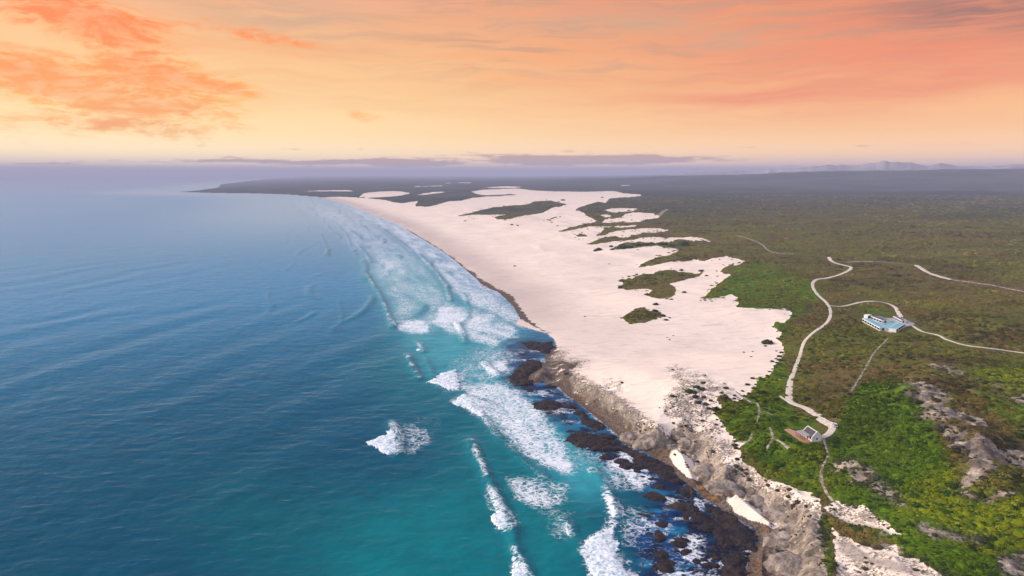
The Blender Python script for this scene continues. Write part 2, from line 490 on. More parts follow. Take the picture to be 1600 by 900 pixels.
for pl, v in (([(868, 604), (885, 608), (915, 630), (950, 660), (966, 676), (955, 682), (930, 662), (900, 640), (880, 622)], 0.7), ([(1086, 752), (1100, 752), (1112, 766), (1132, 776), (1122, 786), (1104, 782), (1092, 768)], 1.0),
              ([(966, 686), (990, 694), (1040, 710), (1046, 720), (1010, 714), (975, 702)], 0.8), ([(806, 590), (818, 592), (818, 602), (806, 602)], 0.9), ([(1176, 812), (1206, 826), (1212, 838), (1190, 836)], 0.6)):
    ochre = np.maximum(ochre, raster(pl) * v)
ochre = blur(ochre, 3, 2)
# dark wet rock and sand along the water
wet = np.zeros((RH, RW), np.float32)
for pl, v in (([(800, 532), (868, 530), (870, 546), (852, 560), (812, 546)], 0.9), ([(790, 604), (800, 575), (850, 562), (905, 566), (885, 600), (930, 640), (972, 684), (950, 692), (880, 630), (830, 606)], 0.55),
              ([(1046, 732), (1090, 764), (1120, 786), (1140, 796), (1190, 820), (1214, 838), (1208, 870), (1204, 1039), (1140, 1039), (1160, 870), (1130, 830), (1080, 780)], 0.85),
              ([(598, 343), (640, 360), (668, 376), (700, 396), (712, 405), (728, 418), (752, 436), (800, 462), (828, 500), (868, 525), (858, 522), (810, 498), (782, 462), (745, 442), (708, 412), (660, 380), (622, 352)], 0.75)):
    wet = np.maximum(wet, raster(pl) * v)
wet = blur(wet, 2, 1)
lush = np.zeros((RH, RW), np.float32)
for pl, v in (([(1096, 468), (1140, 425), (1180, 405), (1230, 420), (1290, 450), (1270, 480), (1240, 500), (1225, 540), (1232, 600), (1236, 640), (1280, 660), (1285, 780), (1230, 760), (1150, 690), (1110, 640), (1220, 560), (1205, 510), (1150, 480)], 0.8),
              ([(1335, 600), (1400, 590), (1450, 620), (1500, 760), (1620, 780), (1700, 1039), (1480, 1039), (1400, 850), (1300, 790), (1290, 700)], 0.95), ([(1500, 575), (1620, 560), (1620, 700), (1540, 640)], 0.5),
              ([(930, 392), (950, 378), (1060, 372), (1110, 380), (1070, 395), (1000, 390)], 0.35), ([(1320, 482), (1400, 478), (1395, 500), (1340, 500)], 0.5), ([(1500, 400), (1620, 396), (1620, 430), (1540, 420)], 0.25),
              ([(1283, 800), (1300, 810), (1300, 900), (1312, 1039), (1285, 1039), (1283, 870)], 0.8), ([(1180, 380), (1300, 375), (1290, 400), (1200, 402)], 0.2), ([(1360, 430), (1430, 420), (1420, 440), (1380, 445)], 0.4), ([(1540, 480), (1600, 470), (1620, 500), (1560, 520)], 0.35)):
    lush = np.maximum(lush, raster(pl) * v)
lush = blur(lush, 9, 6)

# ------------------------------------------------------------------ the polar ground grid
az = np.radians(np.linspace(-60, 60, 1500))
deps = np.concatenate([np.linspace(50, 34, 60, endpoint=False), np.linspace(34, 1.6, 440, endpoint=False), np.linspace(1.6, 0.22, 46)])
rad = CAM_H / np.tan(np.radians(deps))
NA, NR = len(az), len(rad)
GX = np.sin(az)[None, :] * rad[:, None]
GY = np.cos(az)[None, :] * rad[:, None]
gx_, gy_ = GX.ravel(), GY.ravel()
GD = coast_dist(gx_, gy_)
GH = height(gx_, gy_, GD)
_px, _py = project(gx_, gy_, np.maximum(GH, -0.5))
rn_ = 1 - np.abs(2 * fbm(gx_ / 15 + 31, gy_ / 15, 5) - 1)
GH = GH + S(700, 450, gy_) * S(1, 9, GD) * np.clip(sample(rock, _px, _py), 0, 1) * (1 - sample(beach_small, _px, _py)) * (rn_ - 0.62) * 7.0
GZ2 = GH.reshape(NR, NA)
# unit spacing index lookup
DEP_IDX = deps[::-1]


def grid_sample(field2d, x, y):
    a = np.arctan2(x, y); rr = np.hypot(x, y)
    dp = np.degrees(np.arctan2(CAM_H, rr))
    fi = np.interp(dp, DEP_IDX, np.arange(NR)[::-1])
    fa = np.clip((a - az[0]) / (az[1] - az[0]), 0, NA - 1.001)
    i = np.clip(fi.astype(int), 0, NR - 2)
    # interpolate linearly in radius
    t = np.clip((rr - rad[i]) / (rad[i + 1] - rad[i]), 0, 1)
    j = fa.astype(int); u = fa - j
    return (field2d[i, j] * (1 - u) + field2d[i, j + 1] * u) * (1 - t) + (field2d[i + 1, j] * (1 - u) + field2d[i + 1, j + 1] * u) * t


def ground_z(x, y):
    return grid_sample(GZ2, np.asarray(x, float), np.asarray(y, float))


def on_ground(px, py):
    """World points where the sight lines through photo pixels meet the ground."""
    px = np.atleast_1d(np.asarray(px, float)); py = np.atleast_1d(np.asarray(py, float))
    dx, dy, dz = ray(px, py)
    z = np.full(px.shape, 15.0)
    for _ in range(40):
        t = (CAM_H - z) / np.maximum(-dz, 1e-4)
        z = 0.6 * z + 0.4 * np.maximum(ground_z(dx * t, dy * t), 0.0)
    t = (CAM_H - z) / np.maximum(-dz, 1e-4)
    return dx * t, dy * t, z


def level_pad(px, py, r_in, r_out, rise=0.0):
    x, y, z = on_ground(px, py)
    q = np.hypot(gx_ - x[0], gy_ - y[0])
    t = S(r_out, r_in, q)
    GH[:] = GH * (1 - t) + (z[0] + rise) * t
    return float(z[0] + rise)


PAD_COTTAGE = level_pad(1258, 681, 15, 26)
PAD_VILLA = level_pad(1389, 507, 34, 60)
PX, PY = project(gx_, gy_, np.maximum(GH, -0.5))
wx = PX + (fbm(PX / 11, PY / 6, 3) - 0.5) * 7 * np.clip((PY - 275) / 120, 0.1, 1)
wy = PY + (fbm(PX / 12 + 50, PY / 7 + 9, 3) - 0.5) * 3.5 * np.clip((PY - 275) / 140, 0.05, 1)


def make_mesh(name, co, quads, smooth=True):
    me = bpy.data.meshes.new(name)
    n, f = len(co), len(quads)
    me.vertices.add(n)
    me.vertices.foreach_set('co', np.ascontiguousarray(co, dtype=np.float32).ravel())
    k = quads.shape[1]
    me.loops.add(f * k)
    me.loops.foreach_set('vertex_index', np.ascontiguousarray(quads, dtype=np.int32).ravel())
    me.polygons.add(f)
    me.polygons.foreach_set('loop_start', np.arange(0, f * k, k, dtype=np.int32))
    me.polygons.foreach_set('use_smooth', np.full(f, smooth))
    me.update(calc_edges=True)
    return me


def link(name, me, mat=None, parent=None):
    o = bpy.data.objects.new(name, me)
    COL.objects.link(o)
    if mat is not None:
        me.materials.clear()
        me.materials.append(mat)
    if parent is not None:
        o.parent = parent
    return o


def fattr(me, name, data):
    a = me.attributes.new(name, 'FLOAT', 'POINT')
    a.data.foreach_set('value', np.ascontiguousarray(data, dtype=np.float32))


def cattr(me, name, data):
    a = me.attributes.new(name, 'FLOAT_COLOR', 'POINT')
    q = np.ones((len(data), 4), np.float32); q[:, :3] = data
    a.data.foreach_set('color', q.ravel())


# ------------------------------------------------------------------ materials
def new_mat(name):
    m = bpy.data.materials.new(name)
    m.use_nodes = True
    return m, NT(m.node_tree)


def finish(nt, color, rough=0.9, bump=None, bstr=0.3, bdist=1.0, spec=0.25, **kw):
    b = nt.n('ShaderNodeBsdfPrincipled')
    nt.put(b.inputs['Base Color'], color)
    nt.put(b.inputs['Roughness'], rough)
    nt.put(b.inputs['Specular IOR Level'], spec)
    for k, v in kw.items():
        nt.put(b.inputs[k], v)
    if bump is not None:
        bn = nt.n('ShaderNodeBump')
        bn.inputs['Strength'].default_value = bstr
        bn.inputs['Distance'].default_value = bdist
        nt.put(bn.inputs['Height'], bump)
        nt.t.links.new(bn.outputs[0], b.inputs['Normal'])
    o = nt.n('ShaderNodeOutputMaterial')
    nt.t.links.new(b.outputs[0], o.inputs[0])
    return b


def simple_mat(name, c, rough=0.8, vary=0.25, scale=2.0, spec=0.25, metallic=0.0):
    m, nt = new_mat(name)
    tcn = nt.n('ShaderNodeTexCoord')
    nz = nt.noise(tcn.outputs['Object'], scale, 5, 0.6)
    dk = tuple(x * (1 - vary) for x in c[:3]) + (1,)
    lt = tuple(min(1, x * (1 + vary)) for x in c[:3]) + (1,)
    finish(nt, nt.mix(nt.ss(nz, 0.3, 0.7), dk, lt), rough, nz, 0.2, 0.05, spec, Metallic=metallic)
    return m


# ground: sand, heath, limestone, wet rock blended by land cover
ground_mat, g = new_mat('ground_cover')
geo = g.n('ShaderNodeNewGeometry')
P = geo.outputs['Position']
cov = g.attr('cover'); cov2 = g.attr('cover_more')
c1 = g.n('ShaderNodeSeparateColor'); g.t.links.new(cov.outputs['Color'], c1.inputs[0])
c2 = g.n('ShaderNodeSeparateColor'); g.t.links.new(cov2.outputs['Color'], c2.inputs[0])
sand_m, lush_m, rock_m = c1.outputs[0], c1.outputs[1], c1.outputs[2]
wet_m, och_m, cd_m = c2.outputs[0], c2.outputs[1], c2.outputs[2]
nf = g.noise(P, 0.9, 6, 0.65)           # ~1 m
nm = g.noise(P, 0.13, 5, 0.6)           # ~8 m
nb = g.noise(P, 0.022, 5, 0.55)         # ~45 m
nh = g.noise(P, 0.0045, 4, 0.55)        # ~220 m
# sand
sand_c = g.mix(g.ss(nb, 0.35, 0.7), (0.84, 0.695, 0.585), (0.79, 0.65, 0.55))
stre = g.noise(g.vm('MULTIPLY', P, (0.05, 0.16, 0.1)), 1.0, 5, 0.65)
sand_c = g.mix(g.m('MULTIPLY', g.ss(stre, 0.51, 0.72), 0.55), sand_c, (0.50, 0.40, 0.35))
spk = g.noise(g.vm('MULTIPLY', P, (0.30, 0.45, 0.3)), 1.0, 6, 0.75)
sand_c = g.mix(g.m('MULTIPLY', g.m('MULTIPLY', g.ss(spk, 0.60, 0.70), g.ss(nb, 0.50, 0.62)), 0.6), sand_c, (0.30, 0.235, 0.20))
damp = g.attr('damp').outputs['Fac']
sand_c = g.mix(g.m('MULTIPLY', damp, 0.75), sand_c, (0.46, 0.365, 0.33))
# heath
brown = g.mix(g.ss(nm, 0.35, 0.66), (0.085, 0.062, 0.026), (0.150, 0.112, 0.044))
olive = g.mix(g.ss(nf, 0.35, 0.65), (0.085, 0.090, 0.016), (0.155, 0.152, 0.028))
heath = g.mix(g.ss(g.m('ADD', nb, g.m('MULTIPLY', nh, 0.6)), 0.68, 0.95), brown, olive)
heath = g.mix(g.m('MULTIPLY', g.ss(nh, 0.50, 0.66), 0.40), heath, (0.035, 0.042, 0.022))
lc = g.mix(g.ss(nm, 0.36, 0.64), (0.038, 0.080, 0.008), (0.110, 0.165, 0.010))
haze_f = g.attr('haze_tint').outputs['Fac']
heath = g.mix(g.m('MULTIPLY', haze_f, g.m('ADD', 0.55, g.m('MULTIPLY', nh, 0.6)), clamp=True), heath, g.mix(g.ss(g.noise(P, 0.0016, 5, 0.6), 0.42, 0.62), (0.016, 0.032, 0.034), (0.060, 0.066, 0.050)))  # far heath painted dark blue-green to imitate distance haze
heath = g.mix(g.ss(g.m('ADD', lush_m, g.m('MULTIPLY', g.m('SUBTRACT', nb, 0.5), 1.1)), 0.25, 0.75), heath, lc)
# limestone
vor = g.n('ShaderNodeTexVoronoi', feature='DISTANCE_TO_EDGE'); g.put(vor.inputs['Vector'], g.vm('ADD', P, g.vm('SCALE', g.comb(nm, nf, nm), 6.0))); vor.inputs['Scale'].default_value = 0.14
crk = g.ss(vor.outputs['Distance'], 0.0, 0.16)
rk = g.mix(g.ss(nm, 0.36, 0.66), (0.135, 0.105, 0.082), (0.46, 0.375, 0.300))
rk = g.mix(g.m('MULTIPLY', g.m('SUBTRACT', 1.0, crk), 0.45), rk, (0.12, 0.105, 0.10))
rk = g.mix(g.m('MULTIPLY', g.ss(nf, 0.50, 0.64), 0.75), rk, (0.085, 0.075, 0.042))
col = g.mix(g.ss(g.m('ADD', sand_m, g.m('MULTIPLY', g.m('SUBTRACT', nf, 0.5), 0.35)), 0.40, 0.60), heath, sand_c)
rk_f = g.ss(g.m('ADD', rock_m, g.m('MULTIPLY', g.m('SUBTRACT', g.m('ADD', g.m('MULTIPLY', nm, 0.45), g.m('MULTIPLY', nf, 0.55)), 0.5), 3.6)), 0.36, 0.60)
rk_f = g.m('MULTIPLY', rk_f, g.ss(rock_m, 0.03, 0.25))
col = g.mix(rk_f, col, rk)
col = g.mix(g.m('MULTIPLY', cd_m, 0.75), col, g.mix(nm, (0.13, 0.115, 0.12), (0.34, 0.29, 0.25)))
wf = g.ss(g.m('ADD', wet_m, g.m('MULTIPLY', g.m('SUBTRACT', nm, 0.5), 1.5)), 0.32, 0.62)
wf = g.m('MULTIPLY', wf, g.ss(wet_m, 0.05, 0.3))
col = g.mix(wf, col, g.mix(g.ss(nf, 0.35, 0.65), (0.055, 0.042, 0.036), (0.17, 0.13, 0.105)))
of = g.m('MULTIPLY', g.ss(g.m('ADD', och_m, g.m('MULTIPLY', g.m('SUBTRACT', nm, 0.5), 1.2)), 0.3, 0.7), g.ss(och_m, 0.05, 0.3))
col = g.mix(g.m('MULTIPLY', of, 0.75), col, g.mix(g.ss(nf, 0.36, 0.64), (0.060, 0.040, 0.024), (0.185, 0.105, 0.048)))
bmp = g.m('ADD', g.m('MULTIPLY', nm, 0.8), g.m('MULTIPLY', nf, 0.25))
bmp = g.m('MULTIPLY', bmp, g.m('SUBTRACT', 1.15, sand_m))
bmp = g.m('ADD', bmp, g.m('MULTIPLY', stre, 0.8))
finish(g, col, 0.95, bmp, 0.75, 2.2, 0.0)

# sea
sea_mat, s = new_mat('sea_water')
geo = s.n('ShaderNodeNewGeometry')
P = geo.outputs['Position']
wc = s.attr('water_colour').outputs['Color']
fo = s.attr('foam').outputs['Fac']
nw1 = s.noise(s.vm('MULTIPLY', P, (0.16, 0.30, 1)), 1.0, 4, 0.6)
nw2 = s.noise(s.vm('MULTIPLY', P, (0.035, 0.075, 1)), 1.0, 4, 0.6)
nw3 = s.noise(s.vm('MULTIPLY', P, (0.5, 0.9, 1)), 1.0, 4, 0.65)
wnz = s.n('ShaderNodeTexNoise'); s.put(wnz.inputs['Vector'], P); wnz.inputs['Scale'].default_value = 0.16; wnz.inputs['Detail'].default_value = 4
Pw = s.vm('ADD', P, s.vm('SCALE', s.vm('SUBTRACT', wnz.outputs[1], (0.5, 0.5, 0.5)), 9.0))
v1 = s.n('ShaderNodeTexVoronoi', feature='DISTANCE_TO_EDGE'); s.put(v1.inputs['Vector'], s.vm('MULTIPLY', Pw, (1, 1.3, 0))); v1.inputs['Scale'].default_value = 0.27
v2 = s.n('ShaderNodeTexVoronoi', feature='DISTANCE_TO_EDGE'); s.put(v2.inputs['Vector'], s.vm('MULTIPLY', Pw, (1, 1.5, 0))); v2.inputs['Scale'].default_value = 0.75
lace = s.m('SUBTRACT', 1.0, s.m('ADD', s.m('MULTIPLY', s.ss(v1.outputs['Distance'], 0.0, 0.30), 0.5), s.m('MULTIPLY', s.ss(v2.outputs['Distance'], 0.0, 0.32), 0.5)))
pat = s.m('ADD', s.m('MULTIPLY', lace, 0.50), s.m('MULTIPLY', s.m('ADD', s.m('MULTIPLY', nw2, 0.5), s.m('MULTIPLY', nw3, 0.5)), 0.75))
fm = s.ss(s.m('ADD', pat, fo), 0.98, 1.45)
fm = s.m('MULTIPLY', fm, s.ss(fo, 0.02, 0.15))
wcol = s.mix(s.m('MULTIPLY', s.ss(nw2, 0.35, 0.7), 0.35), wc, s.mix(0.5, wc, (0.0, 0.02, 0.045, 1)))
colr = s.mix(fm, wcol, (0.78, 0.80, 0.84, 1))
bh = s.m('ADD', s.m('ADD', s.m('MULTIPLY', nw1, 0.55), s.m('MULTIPLY', nw2, 0.9)), s.m('MULTIPLY', nw3, 0.16))
# wave slopes hide and mask one another at grazing view, so the sea never mirrors fully
bn = s.n('ShaderNodeBump'); bn.inputs['Strength'].default_value = 0.42; bn.inputs['Distance'].default_value = 2.0
s.put(bn.inputs['Height'], s.m('ADD', bh, s.m('MULTIPLY', fm, 0.25)))
dif = s.n('ShaderNodeBsdfDiffuse'); s.put(dif.inputs[0], colr); s.t.links.new(bn.outputs[0], dif.inputs['Normal'])
glo = s.n('ShaderNodeBsdfGlossy'); s.put(glo.inputs['Roughness'], 0.55); s.t.links.new(bn.outputs[0], glo.inputs['Normal'])
fr_ = s.n('ShaderNodeFresnel'); fr_.inputs[0].default_value = 1.33; s.t.links.new(bn.outputs[0], fr_.inputs['Normal'])
ff = s.m('MULTIPLY', s.m('MINIMUM', s.m('MULTIPLY', s.m('POWER', fr_.outputs[0], 1.75), 0.66), 0.45), s.m('SUBTRACT', 1.0, fm))
mx = s.n('ShaderNodeMixShader'); s.put(mx.inputs[0], ff); s.t.links.new(dif.outputs[0], mx.inputs[1]); s.t.links.new(glo.outputs[0], mx.inputs[2])
so = s.n('ShaderNodeOutputMaterial'); s.t.links.new(mx.outputs[0], so.inputs[0])

foam_mat, fn = new_mat('whitewater')
geo = fn.n('ShaderNodeNewGeometry')
n_a = fn.noise(geo.outputs['Position'], 0.7, 6, 0.7)
finish(fn, fn.mix(fn.ss(n_a, 0.36, 0.56), (0.30, 0.46, 0.54), (0.80, 0.82, 0.85)), 0.9, n_a, 0.6, 0.5, 0.1)

reef_mat, rf = new_mat('reef_rock')
geo = rf.n('ShaderNodeNewGeometry')
n_a = rf.noise(geo.outputs['Position'], 0.55, 6, 0.65); n_b = rf.noise(geo.outputs['Position'], 0.09, 4, 0.6)
c = rf.mix(rf.ss(n_a, 0.35, 0.65), (0.006, 0.006, 0.011), (0.036, 0.025, 0.026))
c = rf.mix(rf.m('MULTIPLY', rf.ss(n_b, 0.52, 0.66), 0.55), c, (0.070, 0.040, 0.022))
finish(rf, c, 0.7, n_a, 0.9, 1.2, 0.15)

lime_mat, lm_ = new_mat('limestone')
geo = lm_.n('ShaderNodeNewGeometry')
n_a = lm_.noise(geo.outputs['Position'], 0.5, 6, 0.65); n_b = lm_.noise(lm_.vm('MULTIPLY', geo.outputs['Position'], (0.25, 0.25, 0.08)), 1.0, 5, 0.6)
c = lm_.mix(lm_.ss(n_b, 0.36, 0.62), (0.16, 0.13, 0.108), (0.42, 0.345, 0.285))
c = lm_.mix(lm_.m('MULTIPLY', lm_.ss(n_a, 0.54, 0.68), 0.6), c, (0.11, 0.092, 0.075))
finish(lm_, c, 0.9, lm_.m('ADD', n_a, n_b), 0.9, 1.5, 0.15)

path_mat, pm = new_mat('sandy_track')
geo = pm.n('ShaderNodeNewGeometry')
n_a = pm.noise(geo.outputs['Position'], 0.6, 5, 0.65)
finish(pm, pm.mix(pm.ss(n_a, 0.35, 0.65), (0.50, 0.42, 0.34), (0.68, 0.60, 0.50)), 0.95, n_a, 0.4, 0.3, 0.1)
faint_mat, pm = new_mat('overgrown_track')
geo = pm.n('ShaderNodeNewGeometry')
n_a = pm.noise(geo.outputs['Position'], 0.35, 5, 0.65)
finish(pm, pm.mix(pm.ss(n_a, 0.40, 0.62), (0.13, 0.105, 0.06), (0.40, 0.35, 0.29)), 0.95, n_a, 0.4, 0.3, 0.1)

leaf_mat, lf = new_mat('shrub_leaves')
tint = lf.attr('tint', 'INSTANCER').outputs['Color']
oi = lf.n('ShaderNodeObjectInfo')
shade = lf.attr('leaf_tone').outputs['Fac']
hs = lf.n('ShaderNodeHueSaturation')
lf.put(hs.inputs['Color'], tint)
lf.put(hs.inputs['Value'], lf.m('ADD', 0.55, lf.m('MULTIPLY', shade, 0.9)))
lf.put(hs.inputs['Hue'], lf.m('ADD', 0.485, lf.m('MULTIPLY', shade, 0.03)))
finish(lf, hs.outputs[0], 0.9, None, spec=0.0)

white_mat = simple_mat('white_render', (0.78, 0.77, 0.75), 0.8, 0.06, 0.8)
thatch_mat = simple_mat('dark_thatch', (0.075, 0.066, 0.075), 0.95, 0.3, 3.0)
grey_roof_mat = simple_mat('grey_roof_sheet', (0.30, 0.28, 0.27), 0.7, 0.2, 1.5)
timber_mat = simple_mat('timber', (0.13, 0.085, 0.055), 0.8, 0.25, 3.0)
brick_mat = simple_mat('terracotta_paving', (0.44, 0.23, 0.165), 0.9, 0.22, 1.2)
pave_mat = simple_mat('pale_paving', (0.36, 0.34, 0.33), 0.85, 0.15, 0.7)
glass_mat = simple_mat('dark_glazing', (0.018, 0.026, 0.05), 0.12, 0.1, 0.5, 0.5)
blue_roof_mat = simple_mat('pale_blue_roof', (0.13, 0.40, 0.50), 0.5, 0.2, 0.5, 0.4)
navy_roof_mat = simple_mat('dark_blue_roof', (0.028, 0.062, 0.13), 0.4, 0.2, 0.5, 0.4)
pool_mat = simple_mat('pool_water', (0.09, 0.55, 0.62), 0.08, 0.12, 0.8, 0.5)
car_mat = simple_mat('silver_lilac_paint', (0.55, 0.56, 0.72), 0.3, 0.04, 1.0, 0.5)
rubber_mat = simple_mat('rubber', (0.02, 0.02, 0.02), 0.8, 0.1, 4.0)

# ------------------------------------------------------------------ ground objects
iq, jq = np.meshgrid(np.arange(NR - 1), np.arange(NA - 1), indexing='ij')
v00 = (iq * NA + jq).ravel(); v01 = v00 + 1; v10 = v00 + NA; v11 = v10 + 1
QUADS = np.stack([v00, v01, v11, v10], 1)
maxd = GD[QUADS].max(1); mind = GD[QUADS].min(1)

# normals of the whole ground so the pieces shade as one sheet
X2, Y2, Z2 = GX, GY, GZ2
dZa = np.gradient(Z2, axis=1); dXa = np.gradient(X2, axis=1); dYa = np.gradient(Y2, axis=1)
dZr = np.gradient(Z2, axis=0); dXr = np.gradient(X2, axis=0); dYr = np.gradient(Y2, axis=0)
NX = dYa * dZr - dZa * dYr; NY = dZa * dXr - dXa * dZr; NZ = dXa * dYr - dYa * dXr
NN = np.stack([NX.ravel(), NY.ravel(), NZ.ravel()], 1)
NN *= np.sign(NN[:, 2:3] + 1e-12)
NN /= np.linalg.norm(NN, axis=1, keepdims=True)

f_bare = np.clip(sample(bare, wx, wy) * 0.7 + sample(bare_soft, wx, wy) * 0.3, 0, 1)
# beyond the traced distance everything is scrub with a few blown-out dunes
f_rock = sample(rock, wx, wy)
f_beach = sample(beach_small, wx, wy)
f_bare = np.maximum(f_bare, f_beach)
f_rock = f_rock * (1 - f_beach)
f_rock = np.where(f_bare < 0.5, f_rock * np.clip(0.22 + 1.1 * S(0.37, 0.55, fbm(gx_ / 13, gy_ / 13, 4)), 0, 1.15), f_rock)
f_wet = sample(wet, wx, wy) * (1 - f_beach)
near_f = S(620, 520, gy_) * (1 - f_beach) * (GD > -5)
f_rock = np.maximum(f_rock, near_f * S(26, 9, GD) * 0.85)
f_wet = np.maximum(f_wet, near_f * S(13, 3, GD) * 0.95 * (0.3 + 1.2 * fbm(gx_ / 9, gy_ / 9, 3)))
f_och = np.maximum(sample(ochre, wx, wy) * (1 - f_beach), near_f * S(15, 5, GD) * S(0.45, 0.6, fbm(gx_ / 22 + 8, gy_ / 22, 3)) * 0.5)
f_cd = sample(cliffdark, wx, wy)
f_lush = sample(lush, wx, wy)
f_under = S(2.0, -2.0, GD)
f_wet = np.maximum(f_wet, f_under * S(700, 500, gy_) * 0.9)
f_bare = np.maximum(f_bare, f_under)

land_q = maxd > -45
cls = np.where(f_rock > 0.5, 2, np.where(f_bare > 0.5, 0, 1))
cls = np.where((f_wet > 0.6) & (gy_ < 700), 2, cls)
qc = cls[QUADS]
qcls = np.where((qc == 2).sum(1) >= 2, 2, np.where((qc == 0).sum(1) >= 2, 0, 1))


def ground_piece(name, sel):
    q = QUADS[sel]
    used, inv = np.unique(q, return_inverse=True)
    co = np.stack([gx_[used], gy_[used], GH[used]], 1)
    me = make_mesh(name, co, inv.reshape(q.shape))
    cattr(me, 'cover', np.stack([f_bare[used], f_lush[used], f_rock[used]], 1))
    fattr(me, 'haze_tint', S(1500, 3600, np.hypot(gx_[used], gy_[used]) * (0.7 + 0.6 * fbm(gx_[used] / 700, gy_[used] / 500, 3))))  # painted haze tint, growing with distance from the camera
    fattr(me, 'damp', S(110, 8, GD[used]) * (0.55 + 0.8 * fbm(gx_[used] / 60, gy_[used] / 90, 3)) * S(380, 900, gy_[used]))
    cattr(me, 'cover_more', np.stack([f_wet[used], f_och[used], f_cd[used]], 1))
    me.normals_split_custom_set_from_vertices(NN[used].astype(np.float32))
    o = link(name, me, ground_mat)
    o['kind'] = 'structure'
    return o


ground_piece('sand_dunes', land_q & (qcls == 0))
ground_piece('heath_ground', land_q & (qcls == 1))
ground_piece('rocky_shore', land_q & (qcls == 2))

# far mountains
mp = [(1040, 274), (1110, 268), (1190, 265), (1240, 262), (1290, 257.5), (1345, 256.5), (1365, 253), (1382, 251), (1400, 253), (1425, 253.5), (1450, 258), (1466, 254.5), (1480, 257), (1500, 260), (1545, 261), (1575, 257), (1590, 256), (1620, 258), (1700, 254), (1800, 258), (1950, 262)]
RM = 11000.0
ma = np.array([sky_dir(*p) for p in mp])
m_az = np.linspace(ma[0, 0], ma[-1, 0], 420)
m_top = CAM_H + RM * np.tan(np.radians(np.interp(m_az, ma[:, 0], ma[:, 1]))) + (fbm(m_az * 2.2, m_az * 0 + 3, 4) - 0.5) * 36
m_r = np.linspace(9800, 14000, 30)
prof = np.interp(m_r, [9800, RM, 14000], [0, 1, 0.55])
MA, MR = np.meshgrid(np.radians(m_az), m_r)
MX, MY = np.sin(MA) * MR, np.cos(MA) * MR
MZ = 20 + (m_top[None, :] - 20) * prof[:, None] * (1 - 0.35 * np.abs(fbm(MX / 900, MY / 900, 4) - 0.5) * (1 - prof[:, None]) * 4)
na = len(m_az)
i2, j2 = np.meshgrid(np.arange(len(m_r) - 1), np.arange(na - 1), indexing='ij')
b0 = (i2 * na + j2).ravel()
me = make_mesh('mountains', np.stack([MX.ravel(), MY.ravel(), MZ.ravel()], 1), np.stack([b0, b0 + 1, b0 + na + 1, b0 + na], 1))
mt = simple_mat('mountain_slopes', (0.30, 0.25, 0.24), 0.95, 0.3, 0.002)
link('mountains', me, mt)['kind'] = 'structure'

# ------------------------------------------------------------------ the sea
def R_(poly, v=1.0):
    return raster(poly) * v


foam = np.zeros((RH, RW), np.float32)
for pl, v, k in (
    ([(470, 306), (505, 314), (560, 340), (610, 366), (650, 405), (690, 440), (715, 470), (760, 490), (800, 508), (860, 526), (840, 500), (803, 478), (778, 455), (745, 434), (712, 406), (662, 373), (622, 348), (575, 330), (520, 310)], 0.52, 7),
    ([(400, 303), (470, 330), (520, 365), (560, 410), (590, 460), (620, 520), (680, 525), (720, 470), (640, 380), (560, 325), (480, 304)], 0.42, 14),
    ([(690, 470), (760, 488), (820, 515), (800, 530), (770, 545), (700, 520), (670, 500)], 0.62, 8),
    ([(700, 560), (760, 535), (800, 540), (830, 560), (800, 595), (750, 600), (700, 590)], 0.42, 10),
    ([(715, 602), (770, 592), (815, 605), (850, 640), (885, 690), (908, 738), (880, 742), (820, 720), (780, 690), (745, 655), (720, 630)], 0.60, 9),
    ([(640, 650), (690, 655), (690, 690), (650, 690), (630, 675)], 0.30, 8),
    ([(785, 742), (850, 742), (895, 762), (880, 790), (830, 795), (795, 775)], 0.52, 8), ([(840, 790), (900, 790), (900, 850), (860, 850)], 0.34, 9),
    ([(935, 742), (960, 705), (1000, 705), (1032, 745), (1000, 770), (955, 770)], 0.60, 7),
    ([(940, 750), (965, 795), (968, 815), (955, 840), (995, 900), (1000, 940), (930, 940), (905, 852), (945, 820), (940, 780)], 0.72, 6),
    ([(960, 780), (1010, 790), (1060, 830), (1040, 870), (1000, 890), (965, 840)], 0.45, 9),
    ([(1040, 848), (1078, 832), (1110, 850), (1152, 888), (1150, 930), (1060, 930), (1020, 880)], 0.58, 7),
    ([(612, 500), (650, 498), (671, 502), (670, 523), (640, 521), (616, 517)], 0.62, 4),
    ([(880, 700), (960, 690), (985, 700), (960, 745), (910, 745)], 0.40, 9),
    ([(560, 395), (640, 400), (650, 450), (600, 440)], 0.5, 10), ([(740, 565), (790, 560), (800, 590), (765, 595)], 0.65, 5)):
    foam = np.maximum(foam, blur(R_(pl, v), k, max(1, int(k * 0.7))))
WAVE_PX = [[(573, 690), (604, 675), (612, 655), (660, 668), (680, 690), (640, 712), (608, 715)], [(667, 598), (712, 574), (740, 600), (740, 615), (695, 612)], [(700, 630), (725, 612), (770, 650), (757, 660), (730, 645)],
           [(758, 750), (784, 776), (815, 815), (806, 834), (780, 832), (764, 806)], [(796, 862), (815, 876), (850, 918), (795, 925)], [(880, 818), (892, 816), (902, 842), (884, 842)], [(646, 540), (662, 530), (672, 550)], [(756, 564), (785, 574), (792, 592), (765, 594)]]
for pl in WAVE_PX:
    foam = np.maximum(foam, blur(R_(pl, 0.52), 4, 3)); foam = np.maximum(foam, blur(R_(pl, 0.36), 9, 6))
navy = blur(np.maximum(R_([(795, 530), (868, 540), (860, 600), (905, 630), (968, 690), (1046, 730), (1094, 770), (1190, 830), (1185, 1039), (1090, 1039), (1000, 905), (985, 830), (1030, 790), (995, 735), (930, 715), (880, 665), (830, 622), (785, 600), (792, 560)], 1.0), 0), 12, 9)
black = np.zeros((RH, RW), np.float32)
